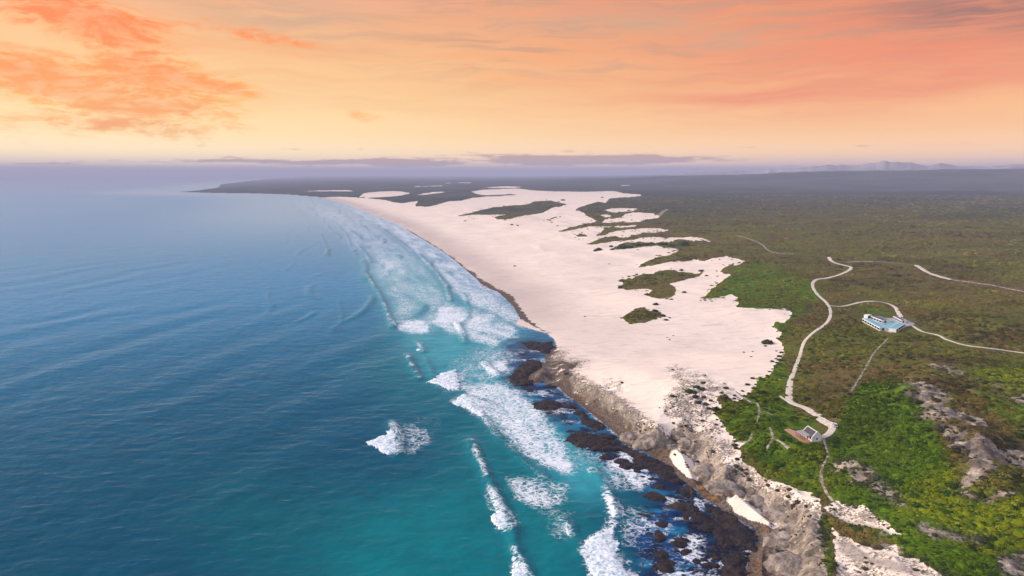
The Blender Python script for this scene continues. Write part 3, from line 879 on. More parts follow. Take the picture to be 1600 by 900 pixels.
for pl, v in (([(805, 532), (866, 534), (850, 560), (815, 600), (790, 600), (808, 565)], .7), ([(885, 672), (930, 668), (965, 690), (1010, 712), (990, 720), (920, 702)], .9), ([(845, 630), (860, 612), (875, 640), (900, 650), (905, 665), (870, 660)], .7),
              ([(1040, 775), (1085, 780), (1120, 815), (1160, 850), (1180, 900), (1180, 1039), (1140, 1039), (1130, 890), (1095, 840), (1060, 815)], 1.0), ([(1020, 720), (1060, 745), (1100, 790), (1060, 790), (1020, 750)], .6)):
    black = np.maximum(black, R_(pl, v))
black = blur(black, 6, 4)
teal = blur(R_([(700, 640), (560, 560), (620, 520), (700, 560), (800, 680), (900, 760), (930, 860), (920, 1039), (560, 1039), (480, 900), (560, 780), (740, 760)], 1.0), 60, 40)
turq = blur(R_([(560, 400), (620, 520), (660, 580), (720, 600), (800, 680), (880, 760), (930, 800), (960, 740), (860, 650), (790, 560), (820, 510), (720, 450), (640, 390)], 1.0), 22, 14)
teal_patch = blur(R_([(300, 760), (420, 740), (560, 800), (520, 900), (420, 930), (300, 860)], 1.0), 60, 40)  # soft patch of slightly darker teal in the lower-left sea

SX, SY = project(gx_, gy_, np.zeros_like(gx_))
sx = SX + (fbm(SX / 22, SY / 12, 3) - 0.5) * 22 * np.clip((SY - 275) / 250, 0.05, 1)
sy = SY + (fbm(SX / 24 + 40, SY / 13, 3) - 0.5) * 9 * np.clip((SY - 275) / 250, 0.05, 1)


def crest_field(lines, wd):
    out = np.zeros_like(gx_)
    for pts, a in lines:
        ln = world_line(pts, 0.0)
        bb = (gx_ > ln[:, 0].min() - 40) & (gx_ < ln[:, 0].max() + 40) & (gy_ > ln[:, 1].min() - 40) & (gy_ < ln[:, 1].max() + 40)
        q = line_dist(ln, gx_[bb], gy_[bb])
        out[bb] = np.maximum(out[bb], a * np.exp(-(q / wd) ** 2))
    return out


CRESTS = [([(572, 428), (590, 456), (598, 470), (606, 490), (614, 512)], 1.0), ([(655, 398), (680, 425), (697, 448), (704, 470)], 1.0), ([(636, 555), (645, 575), (655, 592)], 0.9), ([(664, 560), (675, 585), (690, 606)], 0.5),
          ([(735, 690), (750, 722), (768, 758), (778, 780), (800, 826), (808, 864), (826, 900), (850, 960)], 1.0), ([(757, 652), (780, 690), (815, 720), (850, 745)], 0.5), ([(925, 735), (942, 755), (955, 780), (966, 805)], 0.9),
          ([(880, 810), (890, 822), (900, 845), (915, 870)], 0.5), ([(712, 505), (720, 518), (725, 536)], 0.8), ([(560, 385), (572, 398), (580, 410)], 0.8), ([(520, 345), (540, 365), (548, 385)], 0.5), ([(500, 365), (510, 385), (514, 400)], 0.5),
          ([(600, 360), (625, 378), (645, 395)], 0.7), ([(560, 350), (580, 365), (590, 376)], 0.5), ([(530, 470), (535, 490), (533, 505)], 0.3), ([(756, 566), (766, 578), (782, 590)], 0.8), ([(612, 660), (622, 680), (624, 710)], 0.8), ([(650, 535), (660, 545), (662, 550)], 0.7)]
crest = crest_field(CRESTS, 3.2)
crest_w = crest_field(CRESTS, 7.0)
off = np.maximum(-GD, 0)
calm = S(0, 25, off)
ph = gx_ * 0.93 - gy_ * 0.36
wob = (fbm(gx_ / 160, gy_ / 160, 3) - 0.5) * 90
near_r = np.clip(900 / np.hypot(gx_, gy_), 0, 1)
swell = 0.55 * np.sin((ph + wob) * 2 * np.pi / 74) + 0.3 * np.sin((ph * 0.96 + gy_ * 0.16 + wob * 0.6) * 2 * np.pi / 41)
amp_patch = S(0.3, 0.75, fbm(gx_ / 330 + 5, gy_ / 330, 3))
chop = (fbm(gx_ / 9, gy_ / 5, 3) - 0.5) * 0.9 * np.clip(500 / np.hypot(gx_, gy_), 0, 1)
# rows of breakers following the long beach
row_ph = (off + (fbm(gx_ / 160 + 2, gy_ / 320, 2) - 0.5) * 60) / 52
row_w = np.exp(-((row_ph - np.round(row_ph)) / 0.085) ** 2)
row_gate = S(0.46, 0.60, fbm(gx_ / 60 + 11, gy_ / 110 + 3, 3)) * S(20, 60, off) * S(360, 160, off) * S(560, 800, gy_) * S(9000, 2500, gy_)
SZ = (swell * amp_patch * near_r ** 1.5 * 0.75 + chop) * calm + crest * 1.7 + row_w * row_gate * 1.5
# colour of the water body (depth, suspended sand, painted sky reflection), linear
deep = np.array([0.000, 0.070, 0.122]); mid = np.array([0.000, 0.188, 0.350]); tl = np.array([0.000, 0.160, 0.185]); tq = np.array([0.035, 0.30, 0.36]); nv = np.array([0.001, 0.046, 0.155]); bk = np.array([0.004, 0.010, 0.030]); pale = np.array([0.30, 0.42, 0.46])


def lerp(a, b, t):
    return a + (b - a) * t[:, None]


dist = np.hypot(gx_, gy_)
wcol = lerp(np.tile(deep, (len(gx_), 1)), mid, S(270, 1000, dist))  # bluer with distance: sky reflection painted into the base colour
wcol = lerp(wcol, tl, np.clip(sample(teal, sx, sy) * 1.1, 0, 1))
wcol = lerp(wcol, tl * 0.8, sample(teal_patch, sx, sy) * 0.5)
wcol = lerp(wcol, tq, np.clip(sample(turq, sx, sy) * (0.55 + 0.7 * fbm(gx_ / 40, gy_ / 40, 3)), 0, 1))
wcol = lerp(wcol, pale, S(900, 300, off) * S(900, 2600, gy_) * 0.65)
nvm = sample(navy, sx, sy)
wcol = lerp(wcol, nv, nvm * np.clip(0.35 + 1.0 * fbm(gx_ / 14, gy_ / 14, 3), 0, 1))
wcol = lerp(wcol, np.array([0.015, 0.22, 0.40]), nvm * S(0.50, 0.66, fbm(gx_ / 17 + 60, gy_ / 9 + 4, 4)) * 0.65)
dkn = S(0.42, 0.60, fbm(gx_ / 10 + 3, gy_ / 13, 4))
wcol = lerp(wcol, bk, np.clip(sample(black, sx, sy) * 1.2, 0, 1) * (0.45 + 0.55 * dkn))
wcol = lerp(wcol, bk * 1.6, nvm * S(0.50, 0.58, fbm(gx_ / 11 + 23, gy_ / 12 + 8, 4)) * 0.9)
cres_c = np.clip(crest_w * 0.8 + row_w * row_gate * 0.8, 0, 1)
wcol = lerp(wcol, np.array([0.006, 0.16, 0.20]), cres_c * 0.6)
ffoam = sample(foam, sx, sy)
ffoam = ffoam * np.clip(0.50 + 1.0 * fbm((off + wob * 0.3) / 13 + 4, gy_ / 75, 4), 0, 1.1)
ffoam = np.maximum(ffoam, S(26, 4, off) * 0.5 * S(560, 900, gy_))
ffoam = np.maximum(ffoam, S(5, 0.5, off) * 0.45 * (0.4 + fbm(gx_ / 12, gy_ / 12, 3)))
ffoam = np.maximum(ffoam, crest * 0.50 * S(0.35, 0.6, fbm(gx_ / 9, gy_ / 9, 3)))
ffoam = np.maximum(ffoam, nvm * S(0.50, 0.64, fbm(gx_ / 20 + 71, gy_ / 10 + 3, 4)) * 0.50)
ffoam = ffoam * (1 - 0.7 * cres_c * (crest < 0.3)) * (1 - 0.55 * nvm * S(0.5, 0.62, fbm(gx_ / 9 + 5, gy_ / 9, 3)))

sea_sel = mind < 4
q = QUADS[sea_sel]
used, inv = np.unique(q, return_inverse=True)
co = np.stack([gx_[used], gy_[used], SZ[used]], 1)
base_n = len(used)
inv = inv.reshape(q.shape)
# outer ring to the horizon and wide sides
ring = np.radians(np.linspace(-60, 60, 40))
extra = []
ex = np.stack([np.sin(ring) * rad[-1] * 0.995, np.cos(ring) * rad[-1] * 0.995, np.full(40, -0.6)], 1)
ex2 = np.stack([np.sin(ring) * 90000, np.cos(ring) * 90000, np.full(40, -0.6)], 1)
co = np.vstack([co, ex, ex2])
k = np.arange(39) + base_n
rq = np.stack([k, k + 1, k + 41, k + 40], 1)
me = make_mesh('sea', co, np.vstack([inv, rq]))
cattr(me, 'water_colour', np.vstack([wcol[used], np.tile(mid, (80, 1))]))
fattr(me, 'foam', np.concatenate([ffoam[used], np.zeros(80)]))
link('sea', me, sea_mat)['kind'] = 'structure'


# ------------------------------------------------------------------ shaped slabs: whitewater of breaking waves, reef platforms
def tag(o, label=None, cat=None, group=None, kind=None):
    if label: o['label'] = label
    if cat: o['category'] = cat
    if group: o['group'] = group
    if kind: o['kind'] = kind
    return o


def slab(name, pts, z0, hgt, edge, step, rag, mat, seed, base=None):
    ln = world_line(pts, 0.0)
    cx, cy = ln.mean(0)
    x0, y0 = ln.min(0) - rag * 2; x1, y1 = ln.max(0) + rag * 2
    xs = np.arange(x0, x1 + step, step); ys = np.arange(y0, y1 + step, step)
    gx2, gy2 = np.meshgrid(xs, ys)
    fx, fy = gx2.ravel(), gy2.ravel()
    sd = line_dist(np.vstack([ln, ln[:1]]), fx, fy)
    sd = np.where(poly_inside(ln, fx, fy), sd, -sd)
    nz = fbm(fx / (rag * 2.2) + seed, fy / (rag * 2.2), 4)
    sd = sd + (nz - 0.5) * rag * 2.4 + (fbm(fx / 1.1 + seed, fy / 1.1, 3) - 0.5) * min(rag, 2.0) * 1.2
    z = z0 + hgt * (1 - np.exp(-np.maximum(sd, 0) / edge)) * (0.35 + 1.3 * fbm(fx / (edge * 1.6) + seed, fy / (edge * 1.6) + 7, 4)) - 0.5 * (sd <= 0)
    n_x = len(xs)
    i, j = np.meshgrid(np.arange(len(ys) - 1), np.arange(n_x - 1), indexing='ij')
    a = (i * n_x + j).ravel()
    qd = np.stack([a, a + 1, a + n_x + 1, a + n_x], 1)
    keep = (sd[qd] > -0.25 * rag).sum(1) >= 3
    qd = qd[keep]
    us, iv = np.unique(qd, return_inverse=True)
    co = np.stack([fx[us] - cx, fy[us] - cy, z[us]], 1)
    o = link(name, make_mesh(name, co, iv.reshape(qd.shape)), mat)
    o.location = (cx, cy, 0)
    return o


WAVES = [
    ([(573, 690), (590, 684), (604, 679), (608, 668), (612, 659), (619, 664), (624, 678), (625, 704), (608, 711), (590, 703)], 'lone fan of whitewater breaking well out from the surf line'),
    ([(667, 598), (690, 583), (712, 578), (716, 592), (718, 611), (695, 607)], 'broad white breaker, the uppermost of two side by side off the rocky point'),
    ([(704, 630), (725, 617), (740, 625), (757, 650), (754, 653), (730, 640)], 'slanting white breaker just below the broad one off the rocky point'),
    ([(764, 758), (772, 768), (784, 782), (800, 815), (802, 829), (785, 826), (768, 812), (776, 795)], 'tall wedge of whitewater at the end of a long thin crest line'),
    ([(805, 862), (815, 880), (828, 900), (838, 918), (798, 920), (801, 895)], 'whitewater wedge cut by the bottom edge of the picture'),
    ([(884, 822), (890, 820), (896, 838), (886, 838)], 'tiny white breaker alone between two larger whitewater streaks'),
    ([(938, 750), (950, 765), (966, 800), (962, 812), (948, 790)], 'narrow white crest running in towards the dark reef'),
    ([(905, 852), (935, 832), (965, 845), (965, 880), (985, 900), (995, 925), (935, 925)], 'large ragged sheet of whitewater left of the black reef at the bottom'),
    ([(651, 549), (657, 540), (660, 534), (662, 548)], 'small white peak breaking beyond the mid surf, left of the beach wash'),
    ([(716, 517), (721, 524), (725, 535), (718, 534)], 'thin white curl facing the sandy wash below the brown seaweed line'),
    ([(762, 569), (769, 574), (781, 588), (770, 589), (763, 580)], 'small white breaker just left of the first dark rocks'),
]
for k_, (pts, lab) in enumerate(WAVES):
    o = slab('breaking_wave', pts, 0.25, 0.8, 2.0, 0.4, 2.0, foam_mat, 3.7 * k_)
    tag(o, lab, 'wave', 'breaking waves along the coast')

REEFS = [
    ([(803, 534), (830, 535), (862, 534), (868, 543), (856, 556), (838, 550), (815, 543)], 'dark flat reef poking into the surf at the top of the rocky shore'),
    ([(790, 602), (797, 584), (815, 570), (848, 561), (850, 574), (832, 588), (822, 602), (804, 607)], 'black reef with rusty patches where the beach turns to rock'),
    ([(833, 636), (845, 624), (858, 622), (874, 630), (870, 642), (850, 645)], 'small black reef between the blue pools'),
    ([(886, 688), (900, 674), (930, 676), (958, 684), (966, 691), (945, 702), (912, 700)], 'long dark brown reef lying across the blue pool below the ochre ledge'),
    ([(1052, 778), (1085, 782), (1108, 806), (1138, 830), (1156, 868), (1128, 860), (1096, 826), (1064, 806)], 'large black reef below the second white cove'),
    ([(1010, 838), (1030, 828), (1046, 836), (1036, 850), (1016, 852)], 'low dark reef awash left of the big black reef'),
    ([(1020, 872), (1044, 866), (1060, 880), (1046, 892), (1024, 890)], 'dark rounded reef in the foam at the bottom of the picture'),
    ([(1062, 748), (1078, 758), (1092, 772), (1080, 778), (1066, 764)], 'dark reddish reef at the foot of the ochre cliff'),
    ([(966, 690), (1010, 709), (1042, 727), (1062, 750), (1040, 754), (1004, 730), (968, 706)], 'narrow dark shelf hugging the foot of the grey buttress below the first cove'),
    ([(1084, 770), (1130, 800), (1178, 832), (1182, 866), (1150, 850), (1108, 814)], 'long dark wet shelf running along the edge of the second white cove'),
    ([(1118, 856), (1158, 866), (1172, 905), (1176, 940), (1130, 930)], 'black shelf at the bottom of the picture below the pale crag'),
    ([(900, 640), (925, 652), (948, 672), (930, 674), (906, 660)], 'small dark shelf under the ochre ledge above the blue pool'),
]
for k_, (pts, lab) in enumerate(REEFS):
    o = slab('reef', pts, -0.5, 1.9, 2.6, 0.45, 4.2, reef_mat, 11.3 * k_)
    tag(o, lab, 'reef', 'dark reefs along the rocky shore')


# ------------------------------------------------------------------ rocks
def rock_mesh(name, sub, seed, rough, flatz):
    bm = bmesh.new()
    bmesh.ops.create_icosphere(bm, subdivisions=sub, radius=1.0)
    rr = random.Random(seed)
    ox, oy = rr.random() * 50, rr.random() * 50
    for v in bm.verts:
        p = v.co.copy()
        n = float(fbm(p.x * 1.3 + ox + p.z, p.y * 1.3 + oy - p.z * 0.7, 4)) - 0.5
        n2 = float(fbm(p.x * 3.1 + oy, p.z * 3.1 + p.y * 2 + ox, 3)) - 0.5
        v.co = p * (1 + rough * n * 2 + rough * 0.8 * n2)
        v.co.z *= flatz
        if v.co.z < -0.25:
            v.co.z = -0.25
    me = bpy.data.meshes.new(name)
    bm.to_mesh(me); bm.free()
    for p in me.polygons:
        p.use_smooth = False
    return me


small_rocks = [rock_mesh('shore_rock', 2, 5 + i, 0.45, 0.5) for i in range(5)]
cnt = 0
nav_pts = []
rr = random.Random(4)
nv_poly = np.array([(800, 545), (850, 575), (870, 612), (905, 640), (968, 695), (1046, 735), (1094, 785), (1170, 850), (1165, 900), (1060, 900), (1010, 860), (1000, 800), (1020, 780), (990, 735), (930, 712), (880, 670), (830, 625), (795, 605)])
while cnt < 250:
    px, py = rr.uniform(785, 1175), rr.uniform(530, 900)
    if not poly_inside(nv_poly, np.array([px]), np.array([py]))[0]:
        continue
    x, y = flat(px, py)
    if coast_dist(np.array([x]), np.array([y]))[0] > 2:
        continue
    if fbm(np.array([x / 16 + 3]), np.array([y / 16]), 3)[0] < 0.5 and rr.random() < 0.8:
        continue
    sc = rr.uniform(0.45, 1.5) * (1 + (rr.random() < 0.16) * 1.4)
    o = bpy.data.objects.new('shore_rock', small_rocks[cnt % 5]); COL.objects.link(o)
    o.location = (x, y, -0.05); o.scale = (sc * rr.uniform(1.0, 1.9), sc * rr.uniform(0.8, 1.3), sc * rr.uniform(0.7, 1.1)); o.rotation_euler = (0, 0, rr.uniform(-0.6, 0.6))
    tag(o, 'small black rock awash in the deep blue shallows below the cliffs', 'rock', 'black rocks awash in the shallows')
    cnt += 1
for m_ in small_rocks:
    m_.materials.append(reef_mat)

outcrops = [((1012, 690), 11, 8, 'grey limestone buttress left of the first white cove, above the ochre ledge'), ((986, 682), 8, 5, 'brown-grey rock shoulder at the left end of the cliffs'), ((1078, 690), 9, 6, 'rounded grey outcrop above the first white cove'),
            ((1060, 680), 6, 3.5, 'low grey ledge on the sand slope above the first cove'), ((1108, 738), 12, 8, 'big rounded grey bluff between the two white coves'), ((1132, 760), 10, 6, 'grey bluff at the head of the second white cove'),
            ((1186, 782), 8, 5, 'grey rock wall behind the second white cove'), ((1216, 802), 9, 5, 'grey rock wall at the right end of the second cove'), ((1225, 845), 11, 7, 'pale grey crag near the bottom of the cliffs'), ((1246, 880), 12, 6, 'pale limestone crag at the bottom edge beside the green strip'),
            ((1096, 762), 3.5, 2.5, 'ochre stained boulder between the coves'), ((1120, 778), 3.0, 2.0, 'orange boulder beside the second white cove')]
for k_, ((px, py), rad_m, hz, lab) in enumerate(outcrops):
    x, y, z = on_ground(px, py)
    me = rock_mesh('limestone_outcrop', 4, 60 + k_, 0.42, hz / rad_m)
    for p in me.polygons: p.use_smooth = True
    o = link('limestone_outcrop', me, lime_mat)
    o.location = (x[0], y[0], z[0] - hz * 0.25)
    o.scale = (rad_m * 0.75, rad_m * 0.6, rad_m * 0.6)
    o.rotation_euler = (0, 0, R(-35 + 30 * random.random()))
    tag(o, lab, 'rock', 'limestone outcrops along the cliffs')
ochre_mat = simple_mat('ochre_rock', (0.22, 0.12, 0.045), 0.9, 0.4, 1.5)
for o in list(COL.objects):
    if o.name.startswith('limestone_outcrop') and ('ochre stained' in o['label'] or 'orange' in o['label']):
        o.data.materials.clear(); o.data.materials.append(ochre_mat)


# ------------------------------------------------------------------ sandy tracks
def catmull(pts, n=8):
    p = np.array(pts, float)
    p = np.vstack([2 * p[0] - p[1], p, 2 * p[-1] - p[-2]])
    out = []
    for i in range(1, len(p) - 2):
        for t in np.linspace(0, 1, n, endpoint=False):
            out.append(0.5 * ((2 * p[i]) + (p[i + 1] - p[i - 1]) * t + (2 * p[i - 1] - 5 * p[i] + 4 * p[i + 1] - p[i + 2]) * t * t + (-p[i - 1] + 3 * p[i] - 3 * p[i + 1] + p[i + 2]) * t ** 3))
    out.append(p[-2])
    return np.array(out)


path_clear = np.zeros((RH, RW), np.float32)


def track(name, pts, width, mat, lift=0.18, clear=True, vary=0.22):
    c = catmull(pts)
    x, y, z = on_ground(c[:, 0], c[:, 1])
    # resample evenly
    s_ = np.concatenate([[0], np.cumsum(np.hypot(np.diff(x), np.diff(y)))])
    n = max(12, int(s_[-1] / 2.0))
    t = np.linspace(0, s_[-1], n)
    x = np.interp(t, s_, x); y = np.interp(t, s_, y)
    dx = np.gradient(x); dy = np.gradient(y); L = np.hypot(dx, dy); nx, ny = -dy / L, dx / L
    wv = 0.84 * np.asarray(width if np.isscalar(width) else np.interp(t / t[-1], np.linspace(0, 1, len(width)), width)) * np.ones(n)
    lw = wv / 2 * (1 + (fbm(t / 7, t * 0 + 1, 3) - 0.5) * 2 * vary); rw = wv / 2 * (1 + (fbm(t / 7, t * 0 + 7, 3) - 0.5) * 2 * vary)
    cols = [-1, -0.5, 0, 0.5, 1]
    co = []
    for f in cols:
        wd = np.where(f < 0, lw * f, rw * f)
        xx, yy = x + nx * wd, y + ny * wd
        co.append(np.stack([xx, yy, ground_z(xx, yy) + lift + np.hypot(xx, yy) * 0.00025 - (0.12 if abs(f) == 1 else 0)], 1))
    co = np.stack(co, 1).reshape(-1, 3)
    a = np.concatenate([np.arange(n - 1) * 5 + i for i in range(4)])
    qd = np.stack([a, a + 5, a + 6, a + 1], 1)[:, ::-1]
    o = link(name, make_mesh(name, co, qd), mat)
    o['kind'] = 'structure'
    ppx, ppy = project(x, y, ground_z(x, y))
    if clear:
        for a_, b_ in zip(ppx, ppy):
            i, j = int(b_) - RY0, int(a_) - RX0
            if 3 < i < RH - 3 and 3 < j < RW - 3:
                path_clear[i - 1:i + 2, j - 2:j + 3] = 1
    return o


MAIN = [(1295, 402), (1299, 408), (1308, 412), (1320, 415), (1330, 419), (1318, 427), (1296, 434), (1274, 438), (1270, 448), (1277, 460), (1290, 472), (1297, 483), (1297, 495), (1289, 507), (1268, 522), (1256, 536), (1250, 555), (1241, 580), (1234, 600), (1233, 618), (1236, 629), (1256, 637), (1272, 646), (1284, 656), (1298, 664)]
track('sandy_track', MAIN, [6, 5.5, 5, 4.2, 3.6, 3.2, 3.4, 6], path_mat)
track('sandy_track', [(1219, 619), (1227, 625), (1236, 630)], 1.8, path_mat)
track('sandy_track', [(1298, 662), (1301, 670), (1295, 678), (1284, 684), (1276, 687)], [5.5, 4, 3.4, 3.2], path_mat, lift=0.22)
track('footpath', [(1286, 685), (1291, 698), (1294, 712), (1286, 728), (1283, 745), (1289, 765), (1299, 780), (1313, 792)], 1.5, faint_mat)
track('sandy_track', [(1298, 478), (1310, 479), (1322, 478), (1345, 472.5), (1365, 471), (1385, 474), (1398, 480), (1403, 488), (1408, 496)], [2, 4, 4.2, 4.2, 5], path_mat)
track('sandy_track', [(1426, 509), (1440, 518), (1465, 524), (1480, 531), (1510, 540), (1550, 545), (1600, 552), (1680, 562)], 3.2, path_mat, vary=0.6)
track('sandy_track', [(1431, 414.5), (1440, 420), (1452, 427), (1470, 433), (1486, 437)], 7.0, path_mat)
track('overgrown_track', [(1486, 437), (1530, 443), (1560, 448), (1600, 456), (1680, 470)], 5.0, faint_mat, vary=0.7)
track('overgrown_track', [(1322, 410.5), (1340, 408.8), (1362, 408.8)], 7.0, faint_mat)
track('overgrown_track', [(1362, 408.8), (1400, 411.5), (1431, 414.5)], 3.5, faint_mat)
track('overgrown_track', [(1150, 368), (1172, 374), (1190, 382), (1200, 391), (1215, 396), (1240, 397.5)], 5.0, faint_mat)
track('overgrown_track', [(1388, 529), (1366, 552), (1350, 580), (1330, 612)], 1.6, faint_mat, vary=0.8)
track('overgrown_track', [(1030, 337), (1036, 331), (1043, 327)], 16.0, faint_mat)
for pts in ([(1150, 612), (1172, 628), (1184, 632), (1187, 645), (1182, 660)], [(1187, 645), (1196, 644), (1208, 649)], [(1152, 690), (1168, 690), (1176, 678)], [(1204, 668), (1208, 684), (1202, 694), (1196, 704)], [(1208, 684), (1222, 692), (1233, 701)]):
    track('footpath', pts, 1.5, faint_mat, vary=0.9)

# ------------------------------------------------------------------ shrubs
def shrub_mesh(name, seed, leaves=150):
    rs = np.random.default_rng(seed)
    co, fa, tone = [], [], []
    bm = bmesh.new()
    bmesh.ops.create_icosphere(bm, subdivisions=2, radius=0.80)
    lobes = [(rs.uniform(-0.45, 0.45), rs.uniform(-0.45, 0.45), rs.uniform(0.55, 0.85)) for _ in range(4)]
    for v in bm.verts:
        n = 0.75 + 0.5 * float(fbm(v.co.x * 1.6 + seed, v.co.y * 1.6 + v.co.z * 1.3, 3))
        v.co *= n
        v.co.z = max(-0.15, v.co.z * 0.62 + 0.06)
    bm.verts.ensure_lookup_table()
    for v in bm.verts:
        co.append(tuple(v.co)); tone.append(0.12 + 0.25 * rs.random())
    for f in bm.faces:
        fa.append([v.index for v in f.verts])
    bm.free()
    for i in range(leaves):
        th = rs.uniform(0, 2 * np.pi); u = rs.uniform(-0.05, 1) ** 0.8 if True else 0
        u = abs(u)
        lx, ly, lr = lobes[rs.integers(4)]
        s_ = np.sqrt(max(0, 1 - u * u))
        p = np.array([lx + lr * s_ * np.cos(th), ly + lr * s_ * np.sin(th), lr * u * 0.72 + 0.02]) * rs.uniform(0.82, 1.06)
        nrm = np.array([s_ * np.cos(th), s_ * np.sin(th), u + 0.4]) + rs.normal(0, 0.45, 3)
        nrm /= np.linalg.norm(nrm)
        t1 = np.cross(nrm, rs.normal(0, 1, 3)); t1 /= np.linalg.norm(t1); t2 = np.cross(nrm, t1)
        sz = rs.uniform(0.10, 0.19)
        b = len(co); tn = rs.random()
        co += [tuple(p + t1 * sz), tuple(p + t2 * sz * 0.7), tuple(p - t1 * sz), tuple(p - t2 * sz * 0.7)]
        tone += [tn] * 4
        fa.append([b, b + 1, b + 2, b + 3])
    me = bpy.data.meshes.new(name)
    me.from_pydata(co, [], fa)
    fattr(me, 'leaf_tone', np.array(tone))
    me.materials.append(leaf_mat)
    return me


shrub_meshes = [shrub_mesh('shrub', 20 + i, 130) for i in range(4)]
DARKG = (0.040, 0.048, 0.020); GREEN = (0.075, 0.115, 0.014); GREY = (0.075, 0.062, 0.042); BLUEG = (0.036, 0.070, 0.024)
DUNE = [
    ('dark round shrub on open sand around the dune thickets, @', 'shrubs around the dark dune thickets', DARKG,
     [(1064.5, 421, 8), (1096, 422, 9), (1025, 474, 10), (1024, 484, 10), (1041, 498.6, 8), (1069, 456, 8), (1011, 459, 9), (971, 438, 9), (968, 449, 8), (1104, 430, 6), (1036, 492, 9), (1046, 496, 4), (1120, 423, 4), (1121, 431, 4)]),
    ('dark bush in the row along the sandy dune ridge, @', 'bushes in a row on the dune crest', BLUEG,
     [(936, 388, 14), (930, 391, 7), (955, 384, 8), (957, 389, 8), (972, 384, 20), (984, 385, 14), (996, 381, 15), (1008, 381, 11), (1018, 379, 13), (1036, 379, 17), (1050, 382, 12), (1068, 380, 18)]),
    ('large rounded green shrub alone on the sand beside the right edge of the dunes', None, DARKG, [(1198, 532.6, 19)]),
    ('small dark green shrub dotted along the right edge of the white sand', 'shrubs dotted along the green dune edge', DARKG,
     [(1218, 556, 9), (1207, 564, 8), (1213, 560, 6), (1211, 571, 6), (1208, 576, 5), (1176, 590, 9), (1168, 600, 8), (1170, 614, 7), (1164, 618, 7), (1160, 610, 6), (1221, 550, 7), (1213, 548, 4), (1203, 580, 6), (1199, 586, 7), (1190, 592, 8), (1182, 600, 7), (1178, 606, 8), (1214, 566, 7), (1218, 562, 8), (1196, 540, 5), (1162, 550, 3.5), (1174, 557, 4), (1176, 549, 3)]),
    ('dark shrub among pale limestone where the sand meets the green slope', 'shrubs on the pale limestone slope', GREY,
     [(1148, 617, 7), (1147, 622, 6), (1150, 628, 8), (1132, 619, 12), (1128, 613, 7), (1134, 605, 9), (1100, 619, 9), (1091, 627, 11), (1102, 630, 10), (1086, 618, 11), (1149, 688, 8), (1148, 694, 10), (1150, 699, 9), (1142, 678, 6), (1128, 666, 6), (1150, 727, 8), (1158, 732, 8), (1148, 735, 8), (1166, 738, 9), (1170, 748, 8), (1200, 757, 8), (1215, 765, 8), (1246, 783, 11), (1240, 790, 10), (1232, 775, 8), (1260, 790, 8), (1116, 645, 6), (1107, 637, 7), (1120, 655, 5), (1110, 625, 6)]),
    ('bright green shrub in the small clump on pale sand, @', 'green clump on the sand slope', BLUEG, [(1077, 609, 15), (1088, 603, 13), (1097, 606, 12), (1099, 597, 9), (1085, 612, 10)]),
    ('tiny dark shrub alone on the open dunes, @', 'specks of scrub on the open dunes', GREY, [(1051, 577, 5), (800, 350.5, 6), (809, 352, 4), (804, 415, 5), (862, 347, 4), (871, 352, 4), (880, 312, 7), (941, 308, 5), (914, 494, 3.5), (972, 597, 6), (951, 606, 4), (1042, 527, 3), (1052, 524, 3), (1046, 530, 4), (952, 412, 3)]),
]
protos = []
ns = 0
ORD = ['first', 'second', 'third', 'fourth', 'fifth', 'sixth', 'seventh', 'eighth', 'ninth', 'tenth', 'eleventh', 'twelfth', 'thirteenth', 'fourteenth', 'fifteenth']
for lab, grp, tintc, pts in DUNE:
    ordinals = '@' in lab
    for pi, (px, py, sz) in enumerate(pts):
        x, y, z = on_ground(px, py + sz * 0.2)
        dist_ = math.hypot(x[0], y[0])
        rm = 0.5 * sz * math.hypot(dist_, CAM_H) / FPX * 1.05
        o = bpy.data.objects.new('shrub', shrub_meshes[ns % 4]); COL.objects.link(o)
        o.location = (x[0], y[0], z[0])
        o.scale = (rm, rm, rm * random.uniform(0.8, 1.1)); o.rotation_euler = (0, 0, random.uniform(0, 6.28))
        f = random.uniform(0.8, 1.2)
        o['tint'] = [c * f for c in tintc]
        if ordinals and len(pts) > 1:
            k_ = sorted(range(len(pts)), key=lambda i: pts[i][0]).index(pi)
            tag(o, lab.replace('@', ORD[k_] + ' from the left'), 'shrub', grp)
        else:
            tag(o, lab, 'shrub', grp)
        if ns < 4: protos.append(o)
        ns += 1

# scrub that nobody could count: instances scattered over the heath
BLOCK = np.clip(path_clear + raster([(1340, 490), (1400, 488), (1434, 500), (1434, 514), (1400, 524), (1376, 520), (1345, 506)]) + raster([(1222, 668), (1256, 660), (1270, 656), (1312, 654), (1314, 674), (1292, 690), (1262, 695), (1240, 685)]), 0, 1)


